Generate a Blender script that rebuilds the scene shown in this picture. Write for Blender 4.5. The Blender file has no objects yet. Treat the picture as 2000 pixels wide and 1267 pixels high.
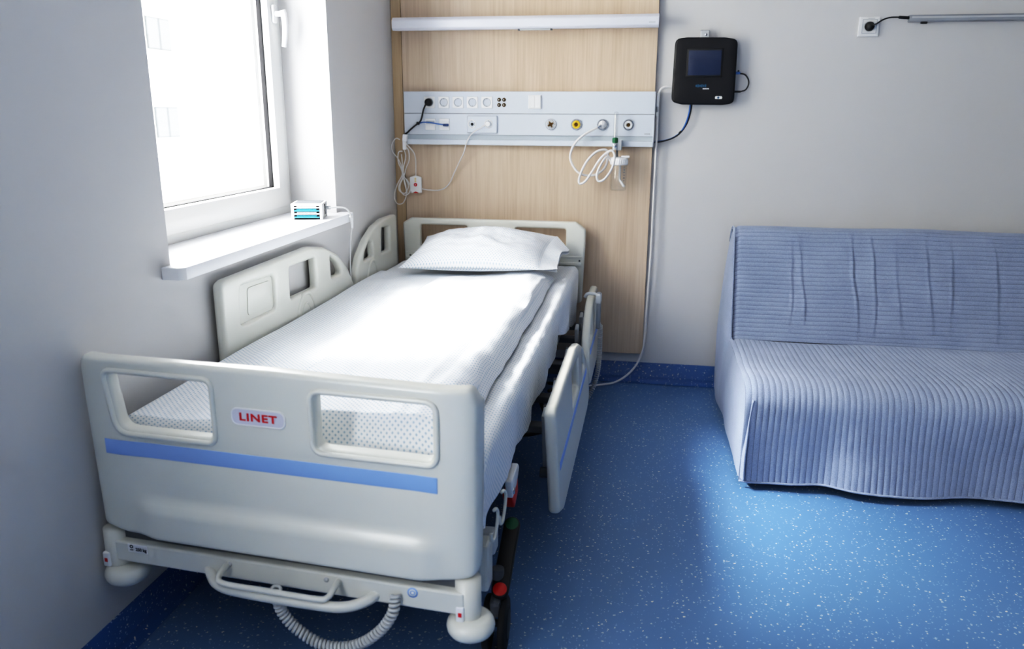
import bpy, bmesh, math, random
from mathutils import Vector, Matrix, Euler, noise
from mathutils.geometry import delaunay_2d_cdt
random.seed(7)
PI = math.pi
S = bpy.context.scene
COL = S.collection
V = Vector

# ------------------------------------------------------------------ materials
def srgb(r, g, b):
    def f(c):
        c /= 255.0
        return c / 12.92 if c <= 0.04045 else ((c + 0.055) / 1.055) ** 2.4
    return (f(r), f(g), f(b), 1.0)

def new_mat(name):
    m = bpy.data.materials.new(name); m.use_nodes = True
    nt = m.node_tree
    return m, nt, nt.nodes, nt.links, nt.nodes['Principled BSDF']

def plain(name, col, rough=0.5, metal=0.0, var=0.04, scale=8.0, bump=0.0, bscale=200.0, coat=0.0, coords='Object', emit=0.0):
    """principled colour with a faint noise mottling and optional fine bump"""
    m, nt, N, L, b = new_mat(name)
    tc = N.new('ShaderNodeTexCoord')
    nz = N.new('ShaderNodeTexNoise'); nz.inputs['Scale'].default_value = scale; nz.inputs['Detail'].default_value = 3
    L.new(tc.outputs[coords], nz.inputs['Vector'])
    mx = N.new('ShaderNodeMix'); mx.data_type = 'RGBA'
    c = list(col)
    mx.inputs['A'].default_value = (c[0]*(1-var), c[1]*(1-var), c[2]*(1-var), 1)
    mx.inputs['B'].default_value = (min(1, c[0]*(1+var)), min(1, c[1]*(1+var)), min(1, c[2]*(1+var)), 1)
    L.new(nz.outputs['Fac'], mx.inputs['Factor']); L.new(mx.outputs['Result'], b.inputs['Base Color'])
    b.inputs['Roughness'].default_value = rough; b.inputs['Metallic'].default_value = metal
    if coat: b.inputs['Coat Weight'].default_value = coat; b.inputs['Coat Roughness'].default_value = 0.15
    if bump:
        n2 = N.new('ShaderNodeTexNoise'); n2.inputs['Scale'].default_value = bscale; n2.inputs['Detail'].default_value = 4
        L.new(tc.outputs[coords], n2.inputs['Vector'])
        bp = N.new('ShaderNodeBump'); bp.inputs['Strength'].default_value = bump; bp.inputs['Distance'].default_value = 0.002
        L.new(n2.outputs['Fac'], bp.inputs['Height']); L.new(bp.outputs['Normal'], b.inputs['Normal'])
    if emit:
        b.inputs['Emission Color'].default_value = col; b.inputs['Emission Strength'].default_value = emit
    return m

def floor_mat(name, base, dark):
    m, nt, N, L, b = new_mat(name)
    tc = N.new('ShaderNodeTexCoord')
    nz = N.new('ShaderNodeTexNoise'); nz.inputs['Scale'].default_value = 3.0; nz.inputs['Detail'].default_value = 5
    L.new(tc.outputs['Object'], nz.inputs['Vector'])
    mx = N.new('ShaderNodeMix'); mx.data_type = 'RGBA'
    mx.inputs['A'].default_value = dark; mx.inputs['B'].default_value = base
    L.new(nz.outputs['Fac'], mx.inputs['Factor'])
    wob = N.new('ShaderNodeTexNoise'); wob.inputs['Scale'].default_value = 90.0
    L.new(tc.outputs['Object'], wob.inputs['Vector'])
    add = N.new('ShaderNodeVectorMath'); add.operation = 'MULTIPLY_ADD'
    add.inputs[1].default_value = (0.012, 0.012, 0.012)
    L.new(wob.outputs['Color'], add.inputs[0]); L.new(tc.outputs['Object'], add.inputs[2])
    prev = mx.outputs['Result']
    for scale, thr, keep, col in ((66.0, 0.21, 0.42, srgb(180, 192, 200)), (105.0, 0.22, 0.40, srgb(140, 168, 202)), (46.0, 0.125, 0.42, srgb(216, 212, 200))):
        vo = N.new('ShaderNodeTexVoronoi'); vo.inputs['Scale'].default_value = scale
        L.new(add.outputs['Vector'], vo.inputs['Vector'])
        lt = N.new('ShaderNodeMath'); lt.operation = 'LESS_THAN'; lt.inputs[1].default_value = thr
        L.new(vo.outputs['Distance'], lt.inputs[0])
        sp = N.new('ShaderNodeSeparateColor'); L.new(vo.outputs['Color'], sp.inputs['Color'])
        l2 = N.new('ShaderNodeMath'); l2.operation = 'LESS_THAN'; l2.inputs[1].default_value = keep
        L.new(sp.outputs['Red'], l2.inputs[0])
        mul = N.new('ShaderNodeMath'); mul.operation = 'MULTIPLY'
        L.new(lt.outputs[0], mul.inputs[0]); L.new(l2.outputs[0], mul.inputs[1])
        m2 = N.new('ShaderNodeMix'); m2.data_type = 'RGBA'; m2.inputs['B'].default_value = col
        L.new(mul.outputs[0], m2.inputs['Factor']); L.new(prev, m2.inputs['A'])
        prev = m2.outputs['Result']
    L.new(prev, b.inputs['Base Color'])
    b.inputs['Roughness'].default_value = 0.42
    b.inputs['Specular IOR Level'].default_value = 0.35
    return m

def wood_mat(name, c1, c2, c3):
    m, nt, N, L, b = new_mat(name)
    tc = N.new('ShaderNodeTexCoord')
    mp = N.new('ShaderNodeMapping'); mp.inputs['Scale'].default_value = (55, 55, 1.6)
    L.new(tc.outputs['Object'], mp.inputs['Vector'])
    nz = N.new('ShaderNodeTexNoise'); nz.inputs['Scale'].default_value = 1.6; nz.inputs['Detail'].default_value = 6; nz.inputs['Roughness'].default_value = 0.65
    L.new(mp.outputs['Vector'], nz.inputs['Vector'])
    mp2 = N.new('ShaderNodeMapping'); mp2.inputs['Scale'].default_value = (9, 9, 0.7)
    L.new(tc.outputs['Object'], mp2.inputs['Vector'])
    n2 = N.new('ShaderNodeTexNoise'); n2.inputs['Scale'].default_value = 1.5; n2.inputs['Detail'].default_value = 4; n2.inputs['Distortion'].default_value = 0.6
    L.new(mp2.outputs['Vector'], n2.inputs['Vector'])
    mix = N.new('ShaderNodeMath'); mix.operation = 'MULTIPLY_ADD'; mix.inputs[1].default_value = 0.62
    L.new(nz.outputs['Fac'], mix.inputs[0])
    sc = N.new('ShaderNodeMath'); sc.operation = 'MULTIPLY'; sc.inputs[1].default_value = 0.38
    L.new(n2.outputs['Fac'], sc.inputs[0]); L.new(sc.outputs[0], mix.inputs[2])
    cr = N.new('ShaderNodeValToRGB')
    e = cr.color_ramp.elements
    e[0].position = 0.36; e[0].color = c1
    e[1].position = 0.66; e[1].color = c3
    k = e.new(0.5); k.color = c2
    L.new(mix.outputs[0], cr.inputs['Fac']); L.new(cr.outputs['Color'], b.inputs['Base Color'])
    b.inputs['Roughness'].default_value = 0.5
    return m

def dot_fabric(name, base, dot, s=0.0155, r=0.22, rough=0.9):
    """white cotton printed with small blue-grey diamonds, laid out in UV metres"""
    m, nt, N, L, b = new_mat(name)
    uv = N.new('ShaderNodeUVMap')
    prev = None
    for off in (0.0, 0.5):
        mp = N.new('ShaderNodeMapping'); mp.inputs['Scale'].default_value = (1/s, 1/s, 1); mp.inputs['Location'].default_value = (off, off, 0)
        L.new(uv.outputs['UV'], mp.inputs['Vector'])
        fr = N.new('ShaderNodeVectorMath'); fr.operation = 'FRACTION'; L.new(mp.outputs['Vector'], fr.inputs[0])
        sb = N.new('ShaderNodeVectorMath'); sb.operation = 'SUBTRACT'; sb.inputs[1].default_value = (.5, .5, 0); L.new(fr.outputs['Vector'], sb.inputs[0])
        ab = N.new('ShaderNodeVectorMath'); ab.operation = 'ABSOLUTE'; L.new(sb.outputs['Vector'], ab.inputs[0])
        sx = N.new('ShaderNodeSeparateXYZ'); L.new(ab.outputs['Vector'], sx.inputs[0])
        ad = N.new('ShaderNodeMath'); ad.operation = 'ADD'; L.new(sx.outputs['X'], ad.inputs[0]); L.new(sx.outputs['Y'], ad.inputs[1])
        mr = N.new('ShaderNodeMapRange'); mr.inputs['From Min'].default_value = r*1.15; mr.inputs['From Max'].default_value = r*0.85
        L.new(ad.outputs[0], mr.inputs['Value'])
        if prev is None: prev = mr.outputs['Result']
        else:
            mxm = N.new('ShaderNodeMath'); mxm.operation = 'MAXIMUM'; L.new(prev, mxm.inputs[0]); L.new(mr.outputs['Result'], mxm.inputs[1]); prev = mxm.outputs[0]
    mx = N.new('ShaderNodeMix'); mx.data_type = 'RGBA'; mx.inputs['A'].default_value = base; mx.inputs['B'].default_value = dot
    L.new(prev, mx.inputs['Factor']); L.new(mx.outputs['Result'], b.inputs['Base Color'])
    b.inputs['Roughness'].default_value = rough; b.inputs['Sheen Weight'].default_value = 0.1
    tc = N.new('ShaderNodeTexCoord')
    nz = N.new('ShaderNodeTexNoise'); nz.inputs['Scale'].default_value = 14; nz.inputs['Detail'].default_value = 5
    L.new(tc.outputs['Object'], nz.inputs['Vector'])
    bp = N.new('ShaderNodeBump'); bp.inputs['Strength'].default_value = 0.25; bp.inputs['Distance'].default_value = 0.01
    L.new(nz.outputs['Fac'], bp.inputs['Height']); L.new(bp.outputs['Normal'], b.inputs['Normal'])
    return m

def chambray(name, a, c, per=None):
    m, nt, N, L, b = new_mat(name)
    tc = N.new('ShaderNodeTexCoord')
    nz = N.new('ShaderNodeTexNoise'); nz.inputs['Scale'].default_value = 260; nz.inputs['Detail'].default_value = 3
    L.new(tc.outputs['Object'], nz.inputs['Vector'])
    n2 = N.new('ShaderNodeTexNoise'); n2.inputs['Scale'].default_value = 6; n2.inputs['Detail'].default_value = 4
    L.new(tc.outputs['Object'], n2.inputs['Vector'])
    av = N.new('ShaderNodeMath'); av.operation = 'MULTIPLY_ADD'; av.inputs[1].default_value = 0.6
    L.new(nz.outputs['Fac'], av.inputs[0])
    s2 = N.new('ShaderNodeMath'); s2.operation = 'MULTIPLY'; s2.inputs[1].default_value = 0.4
    L.new(n2.outputs['Fac'], s2.inputs[0]); L.new(s2.outputs[0], av.inputs[2])
    cr = N.new('ShaderNodeValToRGB'); cr.color_ramp.elements[0].position = .35; cr.color_ramp.elements[1].position = .65
    cr.color_ramp.elements[0].color = a; cr.color_ramp.elements[1].color = c
    L.new(av.outputs[0], cr.inputs['Fac']); col_out = cr.outputs['Color']
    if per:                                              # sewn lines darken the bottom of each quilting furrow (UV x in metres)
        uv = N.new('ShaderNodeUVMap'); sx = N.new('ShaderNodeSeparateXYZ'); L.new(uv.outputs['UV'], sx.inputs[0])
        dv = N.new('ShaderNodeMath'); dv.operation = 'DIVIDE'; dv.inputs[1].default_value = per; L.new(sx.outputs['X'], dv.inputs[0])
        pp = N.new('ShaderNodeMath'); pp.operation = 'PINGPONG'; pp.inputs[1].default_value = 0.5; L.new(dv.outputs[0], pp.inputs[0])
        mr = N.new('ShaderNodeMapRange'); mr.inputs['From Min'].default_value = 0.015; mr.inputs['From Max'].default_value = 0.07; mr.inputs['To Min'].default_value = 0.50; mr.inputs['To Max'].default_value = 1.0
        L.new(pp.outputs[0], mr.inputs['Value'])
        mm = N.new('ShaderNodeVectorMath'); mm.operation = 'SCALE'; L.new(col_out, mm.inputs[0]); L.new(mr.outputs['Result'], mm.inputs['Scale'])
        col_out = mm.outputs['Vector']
    L.new(col_out, b.inputs['Base Color'])
    b.inputs['Roughness'].default_value = 0.95; b.inputs['Sheen Weight'].default_value = 0.15
    bp = N.new('ShaderNodeBump'); bp.inputs['Strength'].default_value = 0.3; bp.inputs['Distance'].default_value = 0.001
    L.new(nz.outputs['Fac'], bp.inputs['Height']); L.new(bp.outputs['Normal'], b.inputs['Normal'])
    return m

def glass_mat(name, gloss=0.06, tint=(1, 1, 1, 1), spec=0.0):
    m, nt, N, L, b = new_mat(name)
    out = N['Material Output']
    tr = N.new('ShaderNodeBsdfTransparent'); tr.inputs['Color'].default_value = tint
    gl = N.new('ShaderNodeBsdfGlossy'); gl.inputs['Roughness'].default_value = 0.03
    lw = N.new('ShaderNodeLayerWeight'); lw.inputs['Blend'].default_value = 0.25
    mu = N.new('ShaderNodeMath'); mu.operation = 'MULTIPLY_ADD'; mu.inputs[1].default_value = gloss*4; mu.inputs[2].default_value = gloss
    L.new(lw.outputs['Fresnel'], mu.inputs[0])
    ms = N.new('ShaderNodeMixShader'); L.new(mu.outputs[0], ms.inputs['Fac'])
    L.new(tr.outputs[0], ms.inputs[1]); L.new(gl.outputs[0], ms.inputs[2]); L.new(ms.outputs[0], out.inputs['Surface'])
    N.remove(b)
    return m

M = dict(
    wall=plain('wall_paint', srgb(212, 211, 211), 0.85, var=0.02, scale=3, bump=0.08, bscale=120),
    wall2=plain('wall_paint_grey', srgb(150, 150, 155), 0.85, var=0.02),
    ceil=plain('ceiling_paint', srgb(225, 225, 225), 0.9, var=0.02),
    floor=floor_mat('speckled_vinyl', srgb(100, 135, 178), srgb(90, 125, 169)),
    skirt=floor_mat('speckled_vinyl_skirting', srgb(58, 100, 160), srgb(50, 92, 152)),
    wood=wood_mat('light_oak_laminate', srgb(190, 170, 149), srgb(201, 182, 161), srgb(210, 193, 174)),
    wood_dark=wood_mat('oak_edge', srgb(172, 150, 122), srgb(186, 164, 135), srgb(198, 178, 149)),
    groove=plain('shadow_gap', srgb(90, 75, 60), 0.8),
    plastic=plain('bed_plastic', srgb(222, 222, 214), 0.32, var=0.015, coat=0.15),
    steel=plain('painted_steel', srgb(218, 218, 211), 0.35, var=0.02, coat=0.1),
    dsteel=plain('dark_steel', srgb(92, 96, 102), 0.5, var=0.06),
    black=plain('black_plastic', srgb(22, 23, 26), 0.45, var=0.1),
    screenblack=plain('terminal_black', srgb(9, 11, 20), 0.5, var=0.1),
    rubber=plain('black_rubber', srgb(26, 28, 32), 0.7, var=0.1),
    stripe=plain('blue_stripe', srgb(146, 177, 230), 0.4, var=0.02),
    red=plain('red_plastic', srgb(205, 28, 24), 0.4, var=0.03),
    redink=plain('red_ink', srgb(206, 30, 38), 0.5, var=0.02),
    green=plain('green_plastic', srgb(28, 98, 64), 0.45, var=0.05),
    badge=plain('badge_face', srgb(214, 214, 226), 0.3, var=0.02),
    white=plain('white_plastic', srgb(236, 236, 236), 0.35, var=0.01),
    pvc=plain('window_pvc', srgb(238, 238, 236), 0.3, var=0.01),
    sill=plain('sill_laminate', srgb(238, 239, 242), 0.4, var=0.01),
    gasket=plain('black_gasket', srgb(30, 30, 34), 0.7),
    alu=plain('silver_lacquer', srgb(208, 214, 222), 0.38, var=0.015),
    alu2=plain('silver_lacquer_shade', srgb(186, 195, 202), 0.4, var=0.02),
    lampw=plain('lamp_housing', srgb(226, 228, 236), 0.3, var=0.01),
    grey=plain('grey_plastic', srgb(150, 155, 162), 0.45, var=0.03),
    lgrey=plain('light_grey_plastic', srgb(190, 194, 198), 0.45, var=0.03),
    cable=plain('white_cable', srgb(228, 226, 224), 0.4, var=0.02),
    coil=plain('coil_cable', srgb(196, 198, 198), 0.45, var=0.03),
    blue=plain('blue_cable', srgb(52, 104, 172), 0.45, var=0.03),
    navy=plain('dark_blue_plug', srgb(24, 60, 112), 0.45, var=0.03),
    teal=plain('teal_terminal', srgb(70, 160, 182), 0.5, var=0.03),
    yellow=plain('yellow_ring', srgb(226, 190, 60), 0.4, var=0.03),
    brass=plain('dark_brass', srgb(96, 72, 34), 0.35, metal=0.6, var=0.1),
    chrome=plain('chrome', srgb(200, 203, 207), 0.2, metal=0.9, var=0.02),
    screen=plain('screen_glass', srgb(42, 54, 82), 0.25, var=0.1, scale=5),
    cyan=plain('cyan_print', srgb(26, 82, 116), 0.5),
    sheet=dot_fabric('printed_sheet', srgb(240, 242, 245), srgb(182, 200, 216), s=0.0155, r=0.21),
    duvet=dot_fabric('printed_duvet', srgb(243, 245, 248), srgb(178, 197, 214), s=0.0155, r=0.21),
    pillow=dot_fabric('printed_pillow', srgb(243, 245, 248), srgb(178, 197, 215), s=0.0145, r=0.21),
    foam=plain('mattress_cover', srgb(150, 160, 175), 0.8),
    sofa=chambray('plain_chambray', srgb(138, 150, 175), srgb(163, 174, 197)),
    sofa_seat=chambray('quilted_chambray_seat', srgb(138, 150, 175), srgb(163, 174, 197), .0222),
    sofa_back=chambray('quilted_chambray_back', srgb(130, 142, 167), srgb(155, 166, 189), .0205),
    paneglass=glass_mat('window_glass', 0.02),
    jarglass=glass_mat('clear_plastic', 0.06, (0.98, 0.985, 0.985, 1)),
    facade=plain('pale_brick', srgb(238, 234, 222), 0.9, var=0.02, scale=1.0),
    facwin=plain('facade_window', srgb(70, 73, 75), 0.7, var=0.02),
    facline=plain('facade_frame', srgb(40, 46, 50), 0.8, var=0.02),
)

# ------------------------------------------------------------------ mesh builder
def round_poly(pts, r, n=5):
    """2-D polygon with rounded corners; r is one radius or a list"""
    out = []; k = len(pts)
    for i, p in enumerate(pts):
        rr = r[i] if isinstance(r, (list, tuple)) else r
        a, b, c = V(pts[i-1]), V(p), V(pts[(i+1) % k])
        if rr <= 0: out.append(b); continue
        u, w = (a-b), (c-b)
        lu, lw = u.length, w.length
        u.normalize(); w.normalize()
        cosang = max(-0.999, min(0.999, u.dot(w))); ang = math.acos(cosang)
        d = min(rr / math.tan(ang/2), lu*0.45, lw*0.45)
        p0, p1 = b + u*d, b + w*d
        for j in range(n+1):
            t = j/n
            out.append(p0*(1-t)**2 + b*2*t*(1-t) + p1*t*t)
    return [(q[0], q[1]) for q in out]

def rect(a0, a1, b0, b1): return [(a0, b0), (a1, b0), (a1, b1), (a0, b1)]

def area2(p): return sum(p[i-1][0]*p[i][1]-p[i][0]*p[i-1][1] for i in range(len(p)))/2

def resample(p, step):
    out = []; n = len(p)
    for i in range(n):
        a, b = V(p[i]), V(p[(i+1) % n]); l = (b-a).length
        if l < 1e-6: continue
        k = max(1, int(round(l/step)))
        for j in range(k): out.append(a + (b-a)*(j/k))
    return out

def inset(ring, d):
    """offset a CCW ring of Vectors inward by d"""
    n = len(ring); out = []
    for i in range(n):
        e1 = (ring[i]-ring[i-1]); e2 = (ring[(i+1) % n]-ring[i])
        n1 = V((-e1.y, e1.x)); n2 = V((-e2.y, e2.x))
        if n1.length: n1.normalize()
        if n2.length: n2.normalize()
        m = n1+n2
        if m.length < 1e-6: m = n1.copy()
        m.normalize()
        out.append(ring[i] + m*(d/max(0.4, m.dot(n1))))
    return out

def inside(pt, ring):
    x, y = pt; c = False; n = len(ring)
    for i in range(n):
        a, b = ring[i], ring[i-1]
        if (a[1] > y) != (b[1] > y) and x < (b[0]-a[0])*(y-a[1])/(b[1]-a[1])+a[0]: c = not c
    return c

class MB:
    def __init__(s, *mats):
        s.bm = bmesh.new(); s.uv = s.bm.loops.layers.uv.new('UVMap'); s.mats = list(mats)
    def mi(s, m):
        if m is None: return 0
        if m not in s.mats: s.mats.append(m)
        return s.mats.index(m)
    def merge(s, t, m=None, smooth=True):
        i = s.mi(m)
        for f in t.faces: f.material_index = i; f.smooth = smooth
        me = bpy.data.meshes.new('tmp'); t.to_mesh(me); t.free()
        s.bm.from_mesh(me); bpy.data.meshes.remove(me)
    def box(s, c, d, bev=0.0, m=None, rot=None, seg=2):
        t = bmesh.new(); bmesh.ops.create_cube(t, size=1)
        bmesh.ops.scale(t, vec=d, verts=t.verts)
        if bev: bmesh.ops.bevel(t, geom=t.edges[:], offset=min(bev, min(d)*0.49), segments=seg, affect='EDGES', profile=0.5)
        mat = Matrix.Translation(c)
        if rot is not None: mat = mat @ (rot if isinstance(rot, Matrix) else Euler(rot).to_matrix().to_4x4())
        bmesh.ops.transform(t, matrix=mat, verts=t.verts)
        s.merge(t, m, smooth=False); return s
    def lathe(s, prof, o, ax=(0, 0, 1), m=None, seg=28, sx=1.0):
        """profile of (radius, height) turned about an axis through o"""
        t = bmesh.new(); q = V(ax).normalized().to_track_quat('Z', 'Y').to_matrix()
        rows = []
        for r, h in prof:
            if r < 1e-6: rows.append([t.verts.new(V(o)+q @ V((0, 0, h)))])
            else: rows.append([t.verts.new(V(o)+q @ V((r*math.cos(2*PI*k/seg)*sx, r*math.sin(2*PI*k/seg), h))) for k in range(seg)])
        for a, b in zip(rows, rows[1:]):
            for k in range(seg):
                k2 = (k+1) % seg
                if len(a) == 1 and len(b) == 1: continue
                if len(a) == 1: t.faces.new((a[0], b[k], b[k2]))
                elif len(b) == 1: t.faces.new((a[k], a[k2], b[0]))
                else: t.faces.new((a[k], a[k2], b[k2], b[k]))
        bmesh.ops.recalc_face_normals(t, faces=t.faces)
        s.merge(t, m); return s
    def cyl(s, p0, p1, r, m=None, seg=24, bev=0.0015):
        p0, p1 = V(p0), V(p1); h = (p1-p0).length; b = min(bev, r*.5, h*.4)
        return s.lathe([(0, 0), (r-b, 0), (r-b*.3, b*.3), (r, b), (r, h-b), (r-b*.3, h-b*.3), (r-b, h), (0, h)], p0, p1-p0, m, seg)
    def tube(s, pts, r, m=None, seg=10, closed=False, sub=8, rs=None):
        P = smooth_path(pts, closed, sub)
        t = bmesh.new(); n = len(P); rings = []
        tan = [((P[(i+1) % n]-P[i-1]) if closed else (P[min(i+1, n-1)]-P[max(i-1, 0)])).normalized() for i in range(n)]
        up = V((0, 0, 1)) if abs(tan[0].z) < 0.9 else V((1, 0, 0))
        nor = (up - tan[0]*up.dot(tan[0])).normalized()
        for i in range(n):
            nor = nor - tan[i]*nor.dot(tan[i])
            nor = nor.normalized() if nor.length > 1e-6 else tan[i].orthogonal().normalized()
            bi = tan[i].cross(nor)
            rad = r if rs is None else rs(i/(n-1))
            rings.append([t.verts.new(P[i]+(nor*math.cos(2*PI*k/seg)+bi*math.sin(2*PI*k/seg))*rad) for k in range(seg)])
        for i in range(n if closed else n-1):
            a, b = rings[i], rings[(i+1) % n]
            for k in range(seg): t.faces.new((a[k], a[(k+1) % seg], b[(k+1) % seg], b[k]))
        if not closed:
            t.faces.new(rings[0][::-1]); t.faces.new(rings[-1])
        bmesh.ops.recalc_face_normals(t, faces=t.faces)
        s.merge(t, m); return s
    def grid(s, nu, nv, f, m=None, uvf=None, wrap=False):
        """surface f(u,v) for u,v in 0..1; uvf gives UV metres"""
        t = bmesh.new(); uvl = t.loops.layers.uv.new('UVMap')
        vs = [[t.verts.new(f(i/nu, j/nv)) for j in range(nv+1)] for i in range(nu+1)]
        uvs = {}
        if uvf:
            for i in range(nu+1):
                for j in range(nv+1): uvs[vs[i][j]] = uvf(i/nu, j/nv)
        for i in range(nu):
            for j in range(nv):
                fc = t.faces.new((vs[i][j], vs[i+1][j], vs[i+1][j+1], vs[i][j+1]))
                if uvf:
                    for lp in fc.loops: lp[uvl].uv = uvs[lp.vert]
        s.merge(t, m); return s
    def plate(s, outline, holes, t, r, fmap, m=None, step=0.02, nseg=3):
        """slab of thickness t with rounded edges; fmap(a, b, depth) places it"""
        def ring(p): 
            p = list(p)
            if area2(p) < 0: p = p[::-1]
            return resample(p, step)
        outer = ring(outline)
        hol = [ring(h)[::-1] for h in holes]
        rings = [outer]+hol
        bm = bmesh.new()
        prof = []
        for k in range(nseg+1):
            th = k/nseg*PI/2; prof.append((r*(1-math.sin(th)), r*(1-math.cos(th))))
        full = prof + [(i, t-d) for i, d in prof[::-1]]
        layers = []
        for rg in rings:
            lay = []
            for ins, d in full:
                q = inset(rg, ins)
                lay.append([bm.verts.new(fmap(p.x, p.y, d)) for p in q])
            layers.append(lay)
            n = len(rg)
            for a, b in zip(lay, lay[1:]):
                for k in range(n):
                    bm.faces.new((a[k], a[(k+1) % n], b[(k+1) % n], b[k]))
        caps = [inset(rg, r) for rg in rings]
        pts = []; edges = []; owner = []
        for ri, c in enumerate(caps):
            b0 = len(pts); n = len(c)
            for k, p in enumerate(c): pts.append(V((p.x, p.y))); owner.append((ri, k)); edges.append((b0+k, b0+(k+1) % n))
        nb = len(pts)
        xs = [p.x for p in caps[0]]; ys = [p.y for p in caps[0]]
        gx = max(1, int((max(xs)-min(xs))/step)); gy = max(1, int((max(ys)-min(ys))/step))
        polys = [[(p.x, p.y) for p in c] for c in caps]
        bpts = pts[:nb]
        lim = (step*0.55)**2
        for i in range(1, gx):
            for j in range(1, gy):
                p = V((min(xs)+(max(xs)-min(xs))*i/gx, min(ys)+(max(ys)-min(ys))*j/gy))
                if not inside(p, polys[0]) or any(inside(p, h) for h in polys[1:]): continue
                if any((p-q).length_squared < lim for q in bpts): continue
                pts.append(p)
        ov, oe, of, orig, _, _ = delaunay_2d_cdt(pts, edges, [], 0, 1e-7)
        for layer, d in ((0, 0.0), (-1, t)):
            vmap = []
            for i, p in enumerate(ov):
                src = [k for k in orig[i] if k < nb]
                if src:
                    ri, k = owner[src[0]]; vmap.append(layers[ri][layer][k])
                else: vmap.append(bm.verts.new(fmap(p.x, p.y, d)))
            for fc in of:
                cx = sum(ov[i].x for i in fc)/len(fc); cy = sum(ov[i].y for i in fc)/len(fc)
                if not inside((cx, cy), polys[0]) or any(inside((cx, cy), h) for h in polys[1:]): continue
                try: bm.faces.new([vmap[i] for i in fc])
                except ValueError: pass
        bmesh.ops.recalc_face_normals(bm, faces=bm.faces)
        s.merge(bm, m); return s
    def text(s, body, size, fmap, m=None, bold=0.0, sx=1.0, align='CENTER', space=1.0):
        cu = bpy.data.curves.new('tmp', 'FONT'); cu.body = body; cu.size = size; cu.align_x = align; cu.align_y = 'CENTER'; cu.offset = bold; cu.space_character = space
        cu.resolution_u = 4
        o = bpy.data.objects.new('tmp', cu); COL.objects.link(o)
        dg = bpy.context.evaluated_depsgraph_get(); dg.update()
        me = bpy.data.meshes.new_from_object(o.evaluated_get(dg))
        t = bmesh.new(); t.from_mesh(me)
        bpy.data.objects.remove(o); bpy.data.curves.remove(cu); bpy.data.meshes.remove(me)
        for v in t.verts: v.co = fmap(v.co.x*sx, v.co.y, 0)
        s.merge(t, m, smooth=False); return s

def smooth_path(pts, closed=False, sub=8):
    P = [V(p) for p in pts]; n = len(P)
    if sub <= 1 or n < 3: return P
    out = []
    for i in range(n if closed else n-1):
        p0 = P[i-1] if (closed or i > 0) else P[0]*2-P[1]
        p1, p2 = P[i], P[(i+1) % n]
        p3 = P[(i+2) % n] if (closed or i+2 < n) else P[-1]*2-P[-2]
        for j in range(sub):
            t = j/sub
            out.append(0.5*((2*p1)+(p2-p0)*t+(2*p0-5*p1+4*p2-p3)*t*t+(3*p1-p0-3*p2+p3)*t**3))
    if not closed: out.append(P[-1])
    return out

def coil_path(pts, rad, pitch, per=10):
    """helix wound along a smooth path"""
    P = smooth_path(pts, False, 14); L = [0]
    for a, b in zip(P, P[1:]): L.append(L[-1]+(b-a).length)
    n = int(L[-1]/pitch*per); out = []; k = 0
    nor = None
    for i in range(n+1):
        s_ = L[-1]*i/n
        while k < len(L)-2 and L[k+1] < s_: k += 1
        t = (s_-L[k])/max(1e-9, L[k+1]-L[k]); p = P[k].lerp(P[k+1], t); tg = (P[k+1]-P[k]).normalized()
        if nor is None: nor = tg.orthogonal().normalized()
        nor = (nor-tg*nor.dot(tg)).normalized(); bi = tg.cross(nor); a = 2*PI*i/per
        out.append(p+(nor*math.cos(a)+bi*math.sin(a))*rad)
    return out

# ------------------------------------------------------------------ objects
def tag(o, label=None, cat=None, group=None, kind=None):
    if label: o['label'] = label
    if cat: o['category'] = cat
    if group: o['group'] = group
    if kind: o['kind'] = kind
    return o

def root(name, loc, label=None, cat=None, group=None, kind=None):
    o = bpy.data.objects.new(name, None); COL.objects.link(o); o.location = loc; o.empty_display_size = 0.1
    return tag(o, label, cat, group, kind)

def base_of(o):
    p = V((0, 0, 0))
    while o is not None: p += V(o.location); o = o.parent
    return p

def obj(name, mb, parent=None, label=None, sharp=None, origin=None):
    """link a builder as ONE mesh object; geometry is given in world metres"""
    bm = mb.bm
    if parent is not None: off = base_of(parent)
    elif origin is not None: off = V(origin)
    else:
        lo = V([min(v.co[i] for v in bm.verts) for i in range(3)]); hi = V([max(v.co[i] for v in bm.verts) for i in range(3)])
        off = V(((lo.x+hi.x)/2, (lo.y+hi.y)/2, lo.z))
    bmesh.ops.translate(bm, vec=-off, verts=bm.verts)
    me = bpy.data.meshes.new(name); bm.to_mesh(me); bm.free()
    for m in mb.mats: me.materials.append(m)
    if sharp: me.set_sharp_from_angle(angle=math.radians(sharp))
    o = bpy.data.objects.new(name, me); COL.objects.link(o)
    if parent is not None: o.parent = parent
    else: o.location = off
    if label: o['label'] = label
    return o

def copy_part(o, parent, dloc):
    c = o.copy(); COL.objects.link(c); c.parent = parent; c.location = V(o.location)+V(dloc)
    for ch in o.children:
        d = ch.copy(); COL.objects.link(d); d.parent = c; d.location = ch.location
    return c

def structure(name, mb, label=None):
    return tag(obj(name, mb), label, kind='structure')

def nz(x, y, z=0.0): return noise.noise(V((x, y, z)))
def sstep(a, b, x):
    t = max(0.0, min(1.0, (x-a)/(b-a))); return t*t*(3-2*t)

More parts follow.
